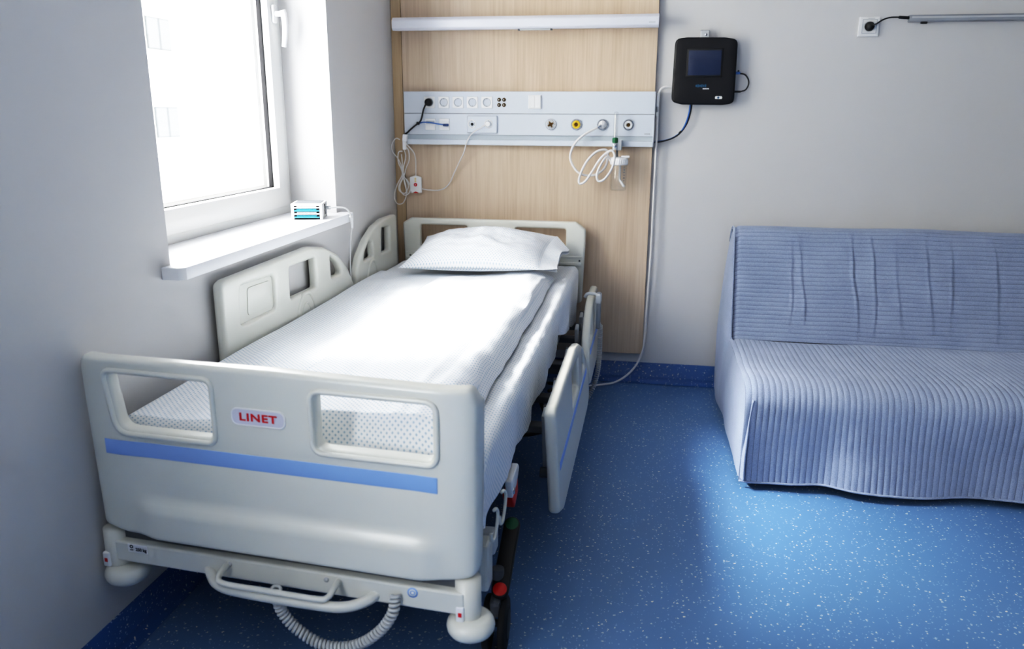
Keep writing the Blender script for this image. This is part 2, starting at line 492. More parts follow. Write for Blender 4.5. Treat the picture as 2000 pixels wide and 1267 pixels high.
# ================================================================== room shell
XR, YF, ZC, TH = 5.2, -8.0, 2.75, 0.32
W1 = (-2.083, -0.852, 0.957, 2.52)      # window opening y0,y1,z0,z1
W2 = (-5.7, -3.9, 0.957, 2.52)
mb = MB(M['floor']); mb.box(((XR)/2-0.2, YF/2, -0.05), (XR+1.2, -YF+1.0, 0.1)); structure('floor', mb, 'blue speckled vinyl floor')
mb = MB(M['ceil']); mb.box((XR/2-0.2, YF/2, ZC+0.05), (XR+1.2, -YF+1.0, 0.1)); structure('ceiling', mb, 'white ceiling')
mb = MB(M['wall']); mb.box((XR/2, 0.05, ZC/2), (XR+0.6, 0.1, ZC)); structure('wall_back', mb, 'pale grey wall behind bed and sofa')
mb = MB(M['wall2']); mb.box((XR+0.05, YF/2, ZC/2), (0.1, -YF, ZC)); structure('wall_right', mb, 'grey wall on the right')
mb = MB(M['wall2']); mb.box((XR/2, YF-0.05, ZC/2), (XR+0.6, 0.1, ZC)); structure('wall_front', mb, 'grey wall facing the bed')
mb = MB(M['wall'])
def wallbox(y0, y1, z0, z1): mb.box((-TH/2, (y0+y1)/2, (z0+z1)/2), (TH, y1-y0, z1-z0))
wallbox(YF, W2[0], 0, ZC); wallbox(W2[0], W2[1], 0, W2[2]); wallbox(W2[0], W2[1], W2[3], ZC)
wallbox(W2[1], W1[0], 0, ZC); wallbox(W1[0], W1[1], 0, W1[2]); wallbox(W1[0], W1[1], W1[3], ZC); wallbox(W1[1], 0.1, 0, ZC)
structure('wall_left', mb, 'pale grey window wall')
# coved skirting: vertical strip with a concave foot
def skirting(name, along, length, lab):
    prof = [(0.0005, 0.112), (0.004, 0.111), (0.004, 0.04)] + [(0.004+0.030*(1-math.cos(a)), 0.002+0.038*(1-math.sin(a))) for a in [PI/2*k/6 for k in range(7)]]
    b = MB(M['skirt'])
    b.grid(1, len(prof)-1, lambda u, v: along(u*length, *prof[int(round(v*(len(prof)-1)))]))
    bmesh.ops.recalc_face_normals(b.bm, faces=b.bm.faces)
    structure(name, b, lab)
skirting('baseboard_back', lambda s_, d, z: V((s_, -d, z)), XR, 'blue speckled coved skirting along the back wall')
skirting('baseboard_left', lambda s_, d, z: V((d, -s_, z)), -YF, 'blue speckled coved skirting along the window wall')
skirting('baseboard_right', lambda s_, d, z: V((XR-d, -s_, z)), -YF, 'blue speckled coved skirting along the right wall')

# window 1: frame, sash, pane, handle
win = root('window_1', (-0.2, (W1[0]+W1[1])/2, W1[2]), 'white framed window over the bed', kind='structure')
y0, y1, z0, z1 = W1
def ring_frame(a0, a1, b0, b1, w, x0, x1, bev, m):
    b = MB(m)
    b.plate(rect(a0, a1, b0, b1), [rect(a0+w[0], a1-w[1], b0+w[2], b1-w[3])], x1-x0, bev, lambda a, c, d: V((x1-d, a, c)), step=0.2, nseg=2)
    return b
FX = -0.205
obj('frame', ring_frame(y0-.005, y1+.002, z0+.012, z1+.005, (.05, .05, .055, .05), FX-.07, FX, .004, M['pvc']), win, sharp=35)
SY0, SY1, SZ0, SZ1 = y0+.03, y1-.052, z0+.052, z1-.03
obj('sash', ring_frame(SY0, SY1, SZ0, SZ1, (.078, .078, .085, .078), FX-.06, FX+.016, .006, M['pvc']), win, sharp=35)
GY0, GY1, GZ0, GZ1 = SY0+.078, SY1-.078, SZ0+.085, SZ1-.078
obj('gasket', ring_frame(GY0-.004, GY1+.004, GZ0-.004, GZ1+.004, (.010, .010, .007, .010), FX-.03, FX-.012, .002, M['gasket']), win, 'black rubber gasket', sharp=35)
b = MB(M['paneglass']); b.box((FX-.024, (GY0+GY1)/2, (GZ0+GZ1)/2), (.006, GY1-GY0+.002, GZ1-GZ0+.002)); obj('pane', b, win)
obj('outer_bead', ring_frame(GY0-.01, GY1+.01, GZ0-.01, GZ1+.01, (.03, .03, .022, .03), FX-.075, FX-.045, .003, M['pvc']), win, sharp=35)
b = MB(M['white']); hy, hz = SY1-.036, 1.775
b.plate(round_poly(rect(hy-.015, hy+.015, hz-.035, hz+.035), .012), [], .012, .003, lambda a, c, d: V((FX+.028-d, a, c)), step=.01)
b.cyl((FX+.025, hy, hz), (FX+.062, hy, hz), .0105)
b.tube([(FX+.058, hy, hz+.012), (FX+.064, hy+.001, hz-.012), (FX+.064, hy+.004, hz-.05), (FX+.060, hy+.004, hz-.09), (FX+.055, hy, hz-.125)], .010, seg=12, rs=lambda t: .0135-.004*t)
obj('handle', b, win)
# window sill board with a rounded projecting nose
b = MB(M['sill'])
o_ = round_poly([(-.205, W1[1]-.001), (-.205, W1[0]+.001), (0.0012, W1[0]+.001), (.0012, W1[0]-.045), (.052, W1[0]-.045), (.068, W1[0]-.03), (.068, W1[1]+.02), (.055, W1[1]+.035), (.0012, W1[1]+.035), (.0012, W1[1]-.001)], [0, 0, 0, 0, .004, .004, .004, .004, 0, 0], 2)
b.plate(o_, [], .036, .003, lambda a, c, d: V((a, c, .978-d)), step=.06, nseg=2)
structure('trim_1', b, 'white window sill board')
bpy.data.objects['trim_1'].data.set_sharp_from_angle(angle=math.radians(35))

# building across the yard, seen washed out through the window
bl = root('building', (-9.2, 12, -3.5), 'washed-out pale brick building seen through the window', 'building')
b = MB(M['facade']); b.box((-9.6, 10, 1.5), (1.2, 60, 10.0)); obj('facade', b, bl)
for zc in (2.95, 1.16, 4.75):
    for yc in (11.9, 4.5, 19.5):
        b = MB(M['facline'], M['facwin']); b.box((-9.0, yc, zc), (.06, .86, .66)); b.box((-8.985, yc-.215, zc), (.06, .39, .60), m=M['facwin']); b.box((-8.985, yc+.215, zc), (.06, .39, .60), m=M['facwin'])
        obj('window', b, bl)

# ================================================================== head wall panel
pan = root('wall_panel', (.66, -.015, .16), 'light oak wall panel behind the bed carrying the supply console', 'wall panel')
b = MB(M['wood']); b.box(((.056+1.329)/2, -.0155, (.166+2.7)/2), (1.329-.056, .029, 2.7-.166), .0015); obj('main_board', b, pan)
b = MB(M['wood_dark']); b.box((.0275, -.0145, (.166+2.7)/2), (.051, .027, 2.7-.166), .0015); obj('side_strip', b, pan)

# wall light above the console
wl = root('wall_light', (.685, -.03, 1.79), 'long white bed lamp across the top of the wood panel', 'lamp')
prof = round_poly([(-.0315, 1.792), (-.0315, 1.852), (-.112, 1.847), (-.130, 1.832), (-.130, 1.797), (-.118, 1.786)], [0, .004, .012, .012, .01, .006], 4)
b = MB(M['lampw'])
b.plate([(p[0], p[1]) for p in prof], [], 1.294, .003, lambda a, c, d: V((.038+d, a, c)), step=.02)

for k in range(6): b.box((1.288+.0050*k, -.1305, 1.808), (.0034, .001, .0052), 0, M['lgrey'])
obj('housing', b, wl, sharp=40)
b = MB(M['lgrey'], M['dsteel']); b.box((.75, -.118, 1.783), (.152, .022, .006), .002); b.box((.672, -.122, 1.782), (.01, .016, .008), .002, M['dsteel']); b.box((.828, -.122, 1.782), (.01, .016, .008), .002, M['dsteel']); obj('pull_tab', b, wl)

# supply console
con = root('supply_console', (.7, -.03, 1.238), 'silver medical supply console with sockets and gas outlets', 'console')
CY = -.07
b = MB(M['alu']); b.box((.702, -.051, 1.447), (1.264, .038, .106), .002); obj('upper_fascia', b, con)
b = MB(M['alu']); b.box((.702, -.051, 1.340), (1.264, .038, .104), .002); obj('lower_fascia', b, con)
b = MB(M['alu2'], M['alu']); b.box((.702, -.048, 1.276), (1.262, .032, .024), .001)
b.box((.702, -.064, 1.252), (1.262, .030, .027), .003, M['alu']); obj('rail', b, con)
b = MB(M['alu']); b.box((1.331, -.052, 1.287), (.006, .044, .098), .001)
for k in range(5): b.box((1.290+.0055*k, CY-.0004, 1.3005), (.0036, .001, .0050), 0, M['grey'])
obj('end_cap', b, con)
b = MB(M['grey']); b.box((.702, CY+.0005, 1.3935), (1.258, .002, .0022)); b.box((.702, CY+.0005, 1.2885), (1.258, .002, .002)); obj('joint_line', b, con)

def socket_geo(x, z, y, w=.056, plate=True):
    b = MB(M['white'], M['grey'], M['dsteel'], M['lgrey'])
    if plate: b.plate(round_poly(rect(x-w/2, x+w/2, z-w/2, z+w/2), .003), [[(x+.0205*math.cos(a), z+.0205*math.sin(a)) for a in [2*PI*k/24 for k in range(24)]]], .004, .001, lambda a, c, d: V((a, y-.004+d, c)), step=.02)
    b.lathe([(.0205, -.004), (.0195, .010), (0, .010)], (x, y, z), (0, 1, 0), M['lgrey'], 24)
    b.lathe([(.0195, .0035), (.0205, -.0055), (.0185, -.0055), (.0180, .009)], (x, y, z), (0, 1, 0), M['lgrey'], 24)
    for sx in (-.0095, .0095): b.cyl((x+sx, y+.0105, z), (x+sx, y+.0025, z), .0028, M['dsteel'], 10)
    for sz in (-.0175, .0175): b.box((x, y-.001, z+sz), (.005, .010, .003), 0, M['grey'])
    return b
# sockets: the first one holds the black plug
s0 = obj('socket', socket_geo(.281, 1.447, CY-.0005), con, sharp=40)
for dx in (-.075, .074, .148, .222): copy_part(s0, con, (dx, 0, 0))
b = MB(M['brass'], M['white'], M['chrome'])
for dx in (-.0125, .0125):
    for dz in (-.0125, .0125):
        b.lathe([(0, -.006), (.0035, -.006), (.0036, -.001), (.0085, -.001), (.0095, .001), (.0095, .004)], (.5775+dx, CY-.003, 1.4475+dz), (0, 1, 0), M['brass'], 16)
        b.cyl((.5775+dx, CY-.0085, 1.4475+dz), (.5775+dx, CY-.011, 1.4475+dz), .0028, M['white'], 10)
obj('jack_group', b, con, 'four small brass jack sockets')
b = MB(M['white']); b.box((.746, CY-.004, 1.450), (.064, .009, .066), .002); b.box((.731, CY-.0095, 1.450), (.027, .004, .058), .0015); b.box((.761, CY-.0095, 1.450), (.027, .004, .058), .0015); obj('light_switch', b, con)
for x in (.209, .283):
    b = MB(M['white'], M['lgrey']); b.box((x, CY-.002, 1.339), (.054, .005, .056), .0015); b.box((x, CY-.005, 1.349), (.044, .003, .016), .001, M['lgrey'] if x < .25 else M['white']); b.box((x, CY-.005, 1.327), (.044, .003, .014), .001, M['white']); obj('data_outlet', b, con)
b = MB(M['alu']); b.box((.479, CY-.006, 1.340), (.156, .013, .086), .006, seg=3); obj('cover_box', b, con)
b = MB(M['white'], M['black'], M['grey']); yb = CY-.0128
b.lathe([(.022, .001), (.021, -.002), (.017, -.002), (.016, .0005), (0, .0005)], (.428, yb, 1.342), (0, 1, 0), M['white'], 24)
for a in (90, 160, 200, 270, 20, 340): b.box((.428+.0145*math.cos(math.radians(a)), yb-.0015, 1.342+.0145*math.sin(math.radians(a))), (.004, .002, .004), 0, M['grey'])
b.lathe([(0, -.0022), (.0075, -.0022), (.0075, 0)], (.429, yb, 1.341), (0, 1, 0), M['black'], 12); obj('round_outlet', b, con)
b = MB(M['white'], M['grey']); b.lathe([(.022, .001), (.021, -.002), (.017, -.002), (.016, .0005), (0, .0005)], (.513, yb, 1.343), (0, 1, 0), M['white'], 24)
b.box((.513, yb-.0015, 1.358), (.004, .002, .004), 0, M['grey']); obj('round_outlet', b, con)
def gas(x, centre):
    b = MB(M['chrome'], M['lgrey'], centre, M['brass'], M['white'])
    z = 1.343; o_ = (x, CY, z)
    b.lathe([(.0275, .002), (.0275, -.005), (.0245, -.0085), (.0205, -.0085), (.0195, -.005)], o_, (0, 1, 0), M['chrome'], 32)
    b.lathe([(.0205, -.006), (.0185, -.0115), (.0120, -.0125), (.0095, -.009), (.0090, -.004)], o_, (0, 1, 0), centre, 32)
    b.lathe([(.0092, -.005), (0, -.005)], o_, (0, 1, 0), M['brass'], 20)
    return b
g1 = gas(.827, M['lgrey'])
for k in range(4):
    a = PI*k/2+.5; g1.box((.827+.011*math.cos(a), CY-.0122, 1.343+.011*math.sin(a)), (.010, .003, .008), .001, M['brass'], rot=(0, -a, 0))
obj('gas_outlet', g1, con, 'steel gas outlet with brass claws', sharp=35)
obj('gas_outlet', gas(.954, M['yellow']), con, 'yellow ringed gas outlet', sharp=35)
obj('gas_outlet', gas(1.083, M['white']), con, 'white gas outlet holding the hose probe', sharp=35)
obj('gas_outlet', gas(1.209, M['white']), con, 'white gas outlet at the right end', sharp=35)

# black power plug and cable, blue network cable, tied together at the console's left end
pl = root('power_cable', (.206, CY-.02, 1.26), 'black plug and cable in the leftmost socket of the console', 'cable')
b = MB(M['black']); b.lathe([(0, .004), (.0185, .004), (.0185, -.016), (.0165, -.024), (.009, -.029), (0, -.030)], (.206, CY-.0108, 1.447), (0, 1, 0), None, 24); obj('plug', b, pl)
b = MB(M['black']); b.tube([(.206, CY-.034, 1.444), (.194, CY-.034, 1.433), (.178, CY-.022, 1.405), (.168, CY-.013, 1.375), (.155, CY-.010, 1.350), (.130, CY-.012, 1.332), (.105, CY-.012, 1.312), (.088, CY-.013, 1.297), (.074, CY-.013, 1.288), (.064, CY-.012, 1.282)], .0042); obj('cord', b, pl)
b = MB(M['black']); b.box((.146, CY-.011, 1.3435), (.016, .016, .010), .002, rot=(0, .6, 0)); obj('cable_tie', b, pl)
nc = root('network_cable', (.298, CY-.01, 1.335), 'blue network cable plugged into the data outlet', 'cable')
b = MB(M['blue']); b.tube([(.158, CY-.0165, 1.3445), (.175, CY-.019, 1.349), (.205, CY-.016, 1.3485), (.245, CY-.014, 1.342), (.280, CY-.016, 1.338)], .0030); obj('cord', b, nc)
b = MB(M['navy']); b.box((.293, CY-.014, 1.336), (.028, .010, .012), .002); obj('plug', b, nc)

# nurse-call handset hanging at the panel's left edge
nh = root('call_handset', (.122, -.05, .98), 'white nurse-call handset with red button on coiled white lead', 'handset')
b = MB(M['white'], M['redink'], M['yellow'], M['red'])
sil = round_poly([(.086, .990), (.098, .988), (.117, .996), (.136, .988), (.148, .990), (.148, 1.070), (.117, 1.080), (.086, 1.070)], [.002, .004, .01, .004, .002, .006, .04, .006], 3)
b.plate(sil, [], .016, .004, lambda a, c, d: V((a, -.058+d, c)), step=.01); obj('body', b, nh)
b = MB(M['red'], M['badge']); b.lathe([(0, -.002), (.0085, -.002), (.0095, 0)], (.117, -.058, 1.032), (0, 1, 0), M['red'], 20); b.box((.117, -.0605, 1.032), (.0030, .001, .007), 0, M['badge']); obj('call_button', b, nh, 'red call button')
b = MB(M['yellow']); 
for k in range(3): b.box((.117, -.0585, 1.049+.008*k), (.009, .002, .004), .001)
obj('light_button', b, nh, 'yellow light buttons')
b = MB(M['red']); b.plate(round_poly([(.100, .9885), (.134, .9885), (.117, .9985)], .002, 3), [], .012, .002, lambda a, c, d: V((a, -.0565+d, c)), step=.006); obj('base_insert', b, nh, 'red insert in lower edge')
b = MB(M['white']); b.box((.082, -.104, 1.272), (.022, .026, .034), .003, rot=(0, .12, 0)); b.box((.076, -.098, 1.235), (.018, .016, .046), .003); obj('clip', b, nh)
b = MB(M['cable']); Yc = -.052
b.tube([(.118, Yc, 1.076), (.119, Yc, 1.10), (.120, Yc, 1.15), (.116, -.060, 1.19), (.104, -.078, 1.215), (.090, -.093, 1.236), (.083, -.098, 1.252)], .0029, seg=8)
px = lambda x, y: V((.066+(x-790)*.00263, 0, 1.294-(y-260)*.00263))   # layout of the bundle on the panel face
loops = [[(784, 272), (776, 270), (767, 282), (767, 296), (775, 309), (782, 325), (782, 342), (771, 362), (765, 384), (771, 398), (783, 396), (790, 380), (789, 360), (784, 340)],
         [(788, 294), (779, 297), (776, 315), (782, 330), (784, 345), (776, 362), (777, 372), (787, 377), (794, 368), (795, 358), (787, 342), (785, 325), (784, 300)],
         [(795, 284), (801, 293), (799, 312), (792, 328), (788, 342), (780, 358), (779, 370), (787, 380), (797, 376), (800, 362), (792, 348)],
         [(793, 288), (793, 305), (788, 325), (787, 345), (791, 365), (794, 376)]]
for k, lp in enumerate(loops): b.tube([px(*p)+V((0, -.060-.005*k-.030*sstep(1.17, 1.225, px(*p).z), 0)) for p in lp], .0029, seg=8)
b.tube([(.148, -.052, 1.012), (.175, -.050, 1.006), (.230, -.048, 1.004), (.268, -.048, 1.014), (.300, -.050, 1.045), (.325, -.055, 1.095), (.355, -.066, 1.150), (.385, -.088, 1.20), (.405, -.094, 1.26), (.436, -.098, 1.300), (.478, -.098, 1.325), (.505, -.098, 1.341)], .0029, seg=8)
obj('lead', b, nh)
b = MB(M['white'], M['lgrey']); b.cyl((.513, CY-.034, 1.343), (.513, CY-.0165, 1.343), .0125); b.box((.513, CY-.024, 1.343), (.014, .016, .010), .002, M['lgrey']); obj('plug', b, nh)

# oxygen humidifier with hose
ox = root('oxygen_humidifier', (1.172, -.13, 1.03), 'clear humidifier jar with white lid and coiled hose below gas outlets', 'humidifier')
HX, HY = 1.172, -.118
b = MB(M['jarglass'], M['grey'])
b.lathe([(0, 1.030), (.034, 1.030), (.0385, 1.034), (.0395, 1.045), (.0395, 1.150), (.0375, 1.155)], (HX, HY, 0), (0, 0, 1), None, 32)
for k in range(6):
    a = -PI/2+.75; zz = 1.145-.013*k
    b.box((HX+.0397*math.cos(a), HY+.0397*math.sin(a), zz), (.006 if k % 2 else .011, .001, .0035 if k != 1 else .010), 0, M['grey'], rot=(0, 0, a+PI/2))
obj('jar', b, ox, 'clear jar')
b = MB(M['white']); b.lathe([(0, 1.192), (.030, 1.192), (.041, 1.188), (.043, 1.180), (.043, 1.158), (.041, 1.153), (.036, 1.153)], (HX, HY, 0), (0, 0, 1), None, 32); b.box((HX+.030, HY-.012, 1.194), (.040, .016, .010), .002)
for k in range(28):
    a = 2*PI*k/28; b.box((HX+.043*math.cos(a), HY+.043*math.sin(a), 1.169), (.003, .003, .018), 0)
obj('lid', b, ox)
b = MB(M['cable']); b.tube([(HX+.005, HY, 1.15), (HX+.006, HY, 1.09), (HX+.012, HY-.005, 1.072), (HX+.026, HY-.008, 1.052)], .006, seg=10); b.cyl((HX+.012, HY-.005, 1.076), (HX+.030, HY-.008, 1.048), .0065); obj('inner_tube', b, ox)
b = MB(M['jarglass'], M['white']); FXm = 1.150
b.lathe([(0, 1.405), (.008, 1.405), (.0105, 1.400), (.0105, 1.28), (.011, 1.275)], (FXm, -.128, 0), (0, 0, 1), None, 20); b.cyl((FXm-.002, -.128, 1.285), (FXm-.002, -.128, 1.392), .005, M['white'], 14); obj('flow_tube', b, ox, 'clear flow tube')
b = MB(M['green'], M['lgrey'], M['chrome'], M['dsteel'])
b.lathe([(.011, 1.283), (.014, 1.279), (.014, 1.262), (.012, 1.258)], (FXm, -.128, 0), (0, 0, 1), M['green'], 20)
b.cyl((FXm, -.128, 1.258), (FXm, -.128, 1.225), .0125, M['lgrey'], 20); b.cyl((FXm, -.150, 1.246), (FXm, -.128, 1.246), .010, M['chrome'], 18)
b.box((FXm+.018, -.107, 1.248), (.028, .05, .05), .004, M['lgrey']); b.cyl((FXm+.010, -.124, 1.228), (FXm+.012, -.122, 1.190), .0055, M['dsteel'], 12); obj('regulator', b, ox)
b = MB(M['white'], M['lgrey'], M['chrome']); b.lathe([(0, -.022), (.007, -.022), (.009, -.0165), (.0165, -.0155), (.0175, -.0130)], (1.083, CY, 1.343), (0, 1, 0), M['white'], 24); b.cyl((1.078, CY-.024, 1.340), (1.058, CY-.030, 1.330), .006, M['chrome'], 14); obj('probe', b, ox)
b = MB(M['cable'])
q = lambda x, y, d: V((1.058+(x-1165)*.00262, d, 1.330-(y-249)*.00262))
b.tube([q(1166, 249, CY-.030), q(1145, 260, -.115), q(1126, 277, -.125), q(1117, 300, -.125), q(1122, 318, -.125), q(1134, 332, -.122), q(1150, 337, -.115), q(1168, 334, -.110), q(1182, 322, -.108), q(1187, 305, -.108), q(1186, 292, -.112), q(1178, 289, -.12), q(1164, 294, -.13), q(1149, 310, -.135), q(1139, 330, -.138), q(1135, 345, -.140), q(1138, 352, -.142), q(1148, 346, -.144), q(1160, 328, -.147), q(1172, 308, -.150), q(1183, 296, -.152), q(1194, 290, -.153), q(1200, 296, -.153), q(1200, 308, -.156), q(1195, 325, -.160), q(1184, 341, -.160), q(1174, 346, -.160), q(1169, 340, -.160), q(1171, 326, -.158), q(1180, 308, -.150), q(1188, 300, -.140), q(1193, 309, -.132), q(1197, 315, -.118)], .0058, seg=12)
obj('hose', b, ox)

# wall terminal
MX = 1.555
tm = root('wall_terminal', (MX, -.03, 1.44), 'black touchscreen terminal mounted on the wall beside the wood panel', 'terminal')
b = MB(M['screenblack'], M['lgrey'])
ol = round_poly([(1.408, 1.452), (1.46, 1.440), (1.65, 1.438), (1.702, 1.446), (1.700, 1.735), (1.64, 1.744), (1.47, 1.746), (1.412, 1.740)], [.03, .05, .05, .03, .03, .06, .06, .03], 4)
b.plate(ol, [], .034, .009, lambda a, c, d: V((a, -.062+d, c)), step=.03)
obj('housing', b, tm)
b = MB(M['lgrey']); b.plate([(p[0]*.96+MX*.04+.0005, p[1]*.96+1.592*.04) for p in ol], [], .022, .004, lambda a, c, d: V((a-.006, -.030+d, c)), step=.05); obj('back_shell', b, tm, 'grey rear shell')
b = MB(M['black']); b.plate(round_poly(rect(1.470, 1.637, 1.566, 1.694), .004), [], .004, .001, lambda a, c, d: V((a, -.0645+d, c)), step=.05); obj('bezel', b, tm)
b = MB(M['screen']); b.plate(rect(1.478, 1.629, 1.574, 1.686), [], .002, .0003, lambda a, c, d: V((a, -.0660+d, c)), step=.05); obj('screen', b, tm)
b = MB(M['cyan'], M['white'])
for k in range(6): b.box((1.522+.0085*k, -.0627, 1.526), (.0066, .001, .013 if k % 2 else .010), .0003, M['cyan'])
for k in range(5): b.box((1.555+.0060*k, -.0627, 1.5125), (.0046, .001, .0050), .0003, M['white'])
obj('logo', b, tm)
b = MB(M['white'], M['navy']); b.plate(round_poly(rect(1.612, 1.645, 1.4655, 1.4785), .005), [], .001, .0002, lambda a, c, d: V((a, -.0632+d, c)), step=.01); b.box((1.627, -.0638, 1.472), (.009, .001, .009), .0003, M['cyan'], rot=(0, .7, 0)); obj('maker_plate', b, tm)
b = MB(M['lgrey'], M['dsteel']); b.box((1.548, -.022, 1.752), (.040, .036, .050), .003); b.box((1.548, -.018, 1.777), (.040, .030, .004), .001, M['dsteel']); b.cyl((1.553, -.042, 1.758), (1.553, -.039, 1.758), .006, M['chrome'], 14); obj('bracket', b, tm)
b = MB(M['black'], M['blue']); b.box((1.712, -.035, 1.585), (.022, .010, .012), .002, M['blue']); b.box((1.714, -.035, 1.594), (.008, .007, .008), .002); b.box((1.716, -.035, 1.500), (.034, .009, .009), .003)
b.tube([(1.720, -.035, 1.583), (1.745, -.036, 1.577), (1.762, -.037, 1.555), (1.764, -.037, 1.530), (1.752, -.036, 1.508), (1.728, -.035, 1.500)], .0034); obj('loop_cable', b, tm)
b = MB(M['blue'], M['black'])
b.tube([(1.500, -.030, 1.445), (1.497, -.030, 1.405), (1.485, -.030, 1.355), (1.463, -.028, 1.312), (1.43, -.026, 1.285), (1.39, -.026, 1.270), (1.338, -.024, 1.263)], .0036)
b.tube([(1.508, -.026, 1.445), (1.502, -.024, 1.395), (1.487, -.026, 1.346), (1.458, -.030, 1.304), (1.425, -.032, 1.281), (1.38, -.030, 1.266), (1.338, -.026, 1.259)], .0036, M['black'])
b.box((1.459, -.028, 1.310), (.016, .014, .008), .002, M['black'], rot=(0, -.8, 0)); obj('data_cables', b, tm)
# long white lead from the terminal down to the floor
wc = root('white_lead', (1.34, -.03, 0), 'white cable running down the edge of wood panel to the floor', 'cable')
b = MB(M['cable'])
b.tube([(1.405, -.036, 1.521), (1.375, -.040, 1.522), (1.355, -.043, 1.508), (1.3485, -.044, 1.480), (1.3475, -.044, 1.41), (1.3475, -.043, 1.2), (1.3475, -.043, .95), (1.3475, -.043, .70), (1.342, -.042, .45), (1.337, -.042, .25), (1.325, -.042, .17), (1.298, -.048, .105), (1.25, -.060, .05), (1.19, -.08, .016), (1.12, -.10, .0058), (1.04, -.14, .0058)], .0055, seg=8); obj('cord', b, wc)
b = MB(M['white'], M['grey']); b.tube([(1.346, -.044, 1.494), (1.345, -.044, 1.47), (1.345, -.044, 1.43)], .008, seg=12, sub=4, rs=lambda t: .009-.002*t); b.cyl((1.345, -.044, 1.428), (1.345, -.044, 1.405), .0065, M['grey'], 12); b.cyl((1.345, -.044, 1.403), (1.345, -.044, 1.385), .0062, M['white'], 12); obj('connector', b, wc)

# right-hand wall socket and reading-light bar
so = root('wall_socket', (2.282, 0, 1.74), 'white wall socket on the wall above the sofa', 'socket')
b = MB(M['white']); b.plate(round_poly(rect(2.237, 2.327, 1.744, 1.830), .003), [[(2.284+.021*math.cos(a), 1.788+.021*math.sin(a)) for a in [2*PI*k/24 for k in range(24)]]], .009, .002, lambda a, c, d: V((a, -.010+d, c)), step=.03); obj('plate', b, so)
b = MB(M['lgrey']); b.plate(round_poly(rect(2.252, 2.316, 1.757, 1.819), .002), [rect(2.2545, 2.3135, 1.7595, 1.8165)], .002, .0004, lambda a, c, d: V((a, -.0115+d, c)), step=.04); obj('inner_rim', b, so)
b = MB(M['lgrey']); b.lathe([(.021, -.010), (.020, -.002), (0, -.002)], (2.284, 0, 1.788), (0, 1, 0), None, 24); b.box((2.290, -.0105, 1.823), (.03, .001, .003), 0); obj('well', b, so)
lb = root('light_bar', (2.9, -.03, 1.80), 'slim grey light bar with black cord on the wall over the sofa', 'lamp')
b = MB(M['lgrey'], M['dsteel'])
pr = round_poly([(-.001, 1.804), (-.001, 1.833), (-.030, 1.833), (-.038, 1.825), (-.038, 1.808), (-.030, 1.804)], .003, 3)
b.plate(pr, [], .9, .003, lambda a, c, d: V((2.447+d, a, c+.0006*0)), M['grey'], step=.02); obj('housing', b, lb, sharp=40)
b = MB(M['lgrey']); b.box((2.897, -.0385, 1.822), (.885, .003, .008), .001); obj('diffuser', b, lb)
b = MB(M['black']); b.box((2.512, -.022, 1.800), (.028, .014, .010), .003); obj('switch', b, lb)
b = MB(M['black']); b.lathe([(0, .003), (.0185, .003), (.0185, -.02), (.014, -.028), (0, -.030)], (2.284, -.009, 1.788), (0, 1, 0), None, 24)
b.tube([(2.286, -.032, 1.790), (2.305, -.042, 1.796), (2.33, -.042, 1.812), (2.36, -.036, 1.822), (2.40, -.028, 1.824), (2.45, -.02, 1.822)], .0034, seg=8); b.cyl((2.402, -.027, 1.824), (2.452, -.02, 1.821), .0065); obj('cord', b, lb)

# sensor box on the sill
R0 = Matrix.Rotation(math.radians(14), 4, 'Z')
bx = root('sensor_box', (-.035, -1.035, .9785), 'small white box with teal connector rows on window sill', 'box')
def bx_(c, d, bev=0, m=None, b=None):
    b.box(V((-.042, -1.035, .9785)) + (R0 @ V(c)), d, bev, m, rot=R0)
Wb, Db, Hb = .125, .120, .062
b = MB(M['white'], M['black']); 
bx_((0, 0, Hb/2), (Wb-.012, Db-.012, Hb-.006), .002, M['black'], b)
for sx in (-1, 1):
    for sy in (-1, 1): bx_((sx*(Wb/2-.006), sy*(Db/2-.006), Hb/2), (.012, .012, Hb), .002, None, b)
bx_((0, 0, Hb-.003), (Wb, Db, .008), .002, None, b); bx_((Wb/2-.004, 0, .005), (.008, Db, .010), .002, None, b); bx_((-Wb/2+.004, 0, .005), (.008, Db, .010), .002, None, b)
bx_((Wb/2-.003, -.035, Hb/2), (.006, .05, Hb), .001, None, b)
obj('case', b, bx)
b = MB(M['dsteel']); bx_((0, 0, Hb+.0015), (Wb-.02, Db-.02, .003), .001, None, b); obj('top_plate', b, bx, 'dark grey top plate')
for zz, mm in ((.048, 'white'), (.036, 'teal'), (.023, 'white'), (.010, 'teal')):
    b = MB(M[mm], M['black'])
    bx_((0, -Db/2+.002, zz-.001), (Wb-.026, .012, .0045), .001, None, b)
    for k in range(16): bx_((-.037+.0049*k, -Db/2+.0025, zz+.0045), (.0030, .010, .0050), 0, None, b)
    obj('connector_row', b, bx)
b = MB(M['white'], M['lgrey'])
b.tube([V((-.042, -1.035, .9785))+R0 @ V((Wb/2-.006, .022, .038)), V((-.042, -1.035, .9785))+R0 @ V((Wb/2+.02, .024, .038))], .0075, M['lgrey'], sub=1)
b.tube([(.028, -1.000, 1.0165), (.043, -.985, 1.0165), (.060, -.955, 1.014), (.074, -.925, 1.005), (.080, -.905, .985), (.080, -.885, .955)], .0036, seg=8)
b.tube([(.080, -.893, .970), (.078, -.880, .945), (.072, -.865, .915)], .008, seg=12, sub=4, rs=lambda t: .0085-.003*t)
b.tube([(.072, -.866, .918), (.056, -.845, .87), (.040, -.82, .80), (.028, -.795, .72), (.020, -.775, .62), (.016, -.76, .45), (.014, -.75, .2), (.020, -.75, .112)], .0036, seg=8)
obj('cable', b, bx, 'white cable hanging off the sill')

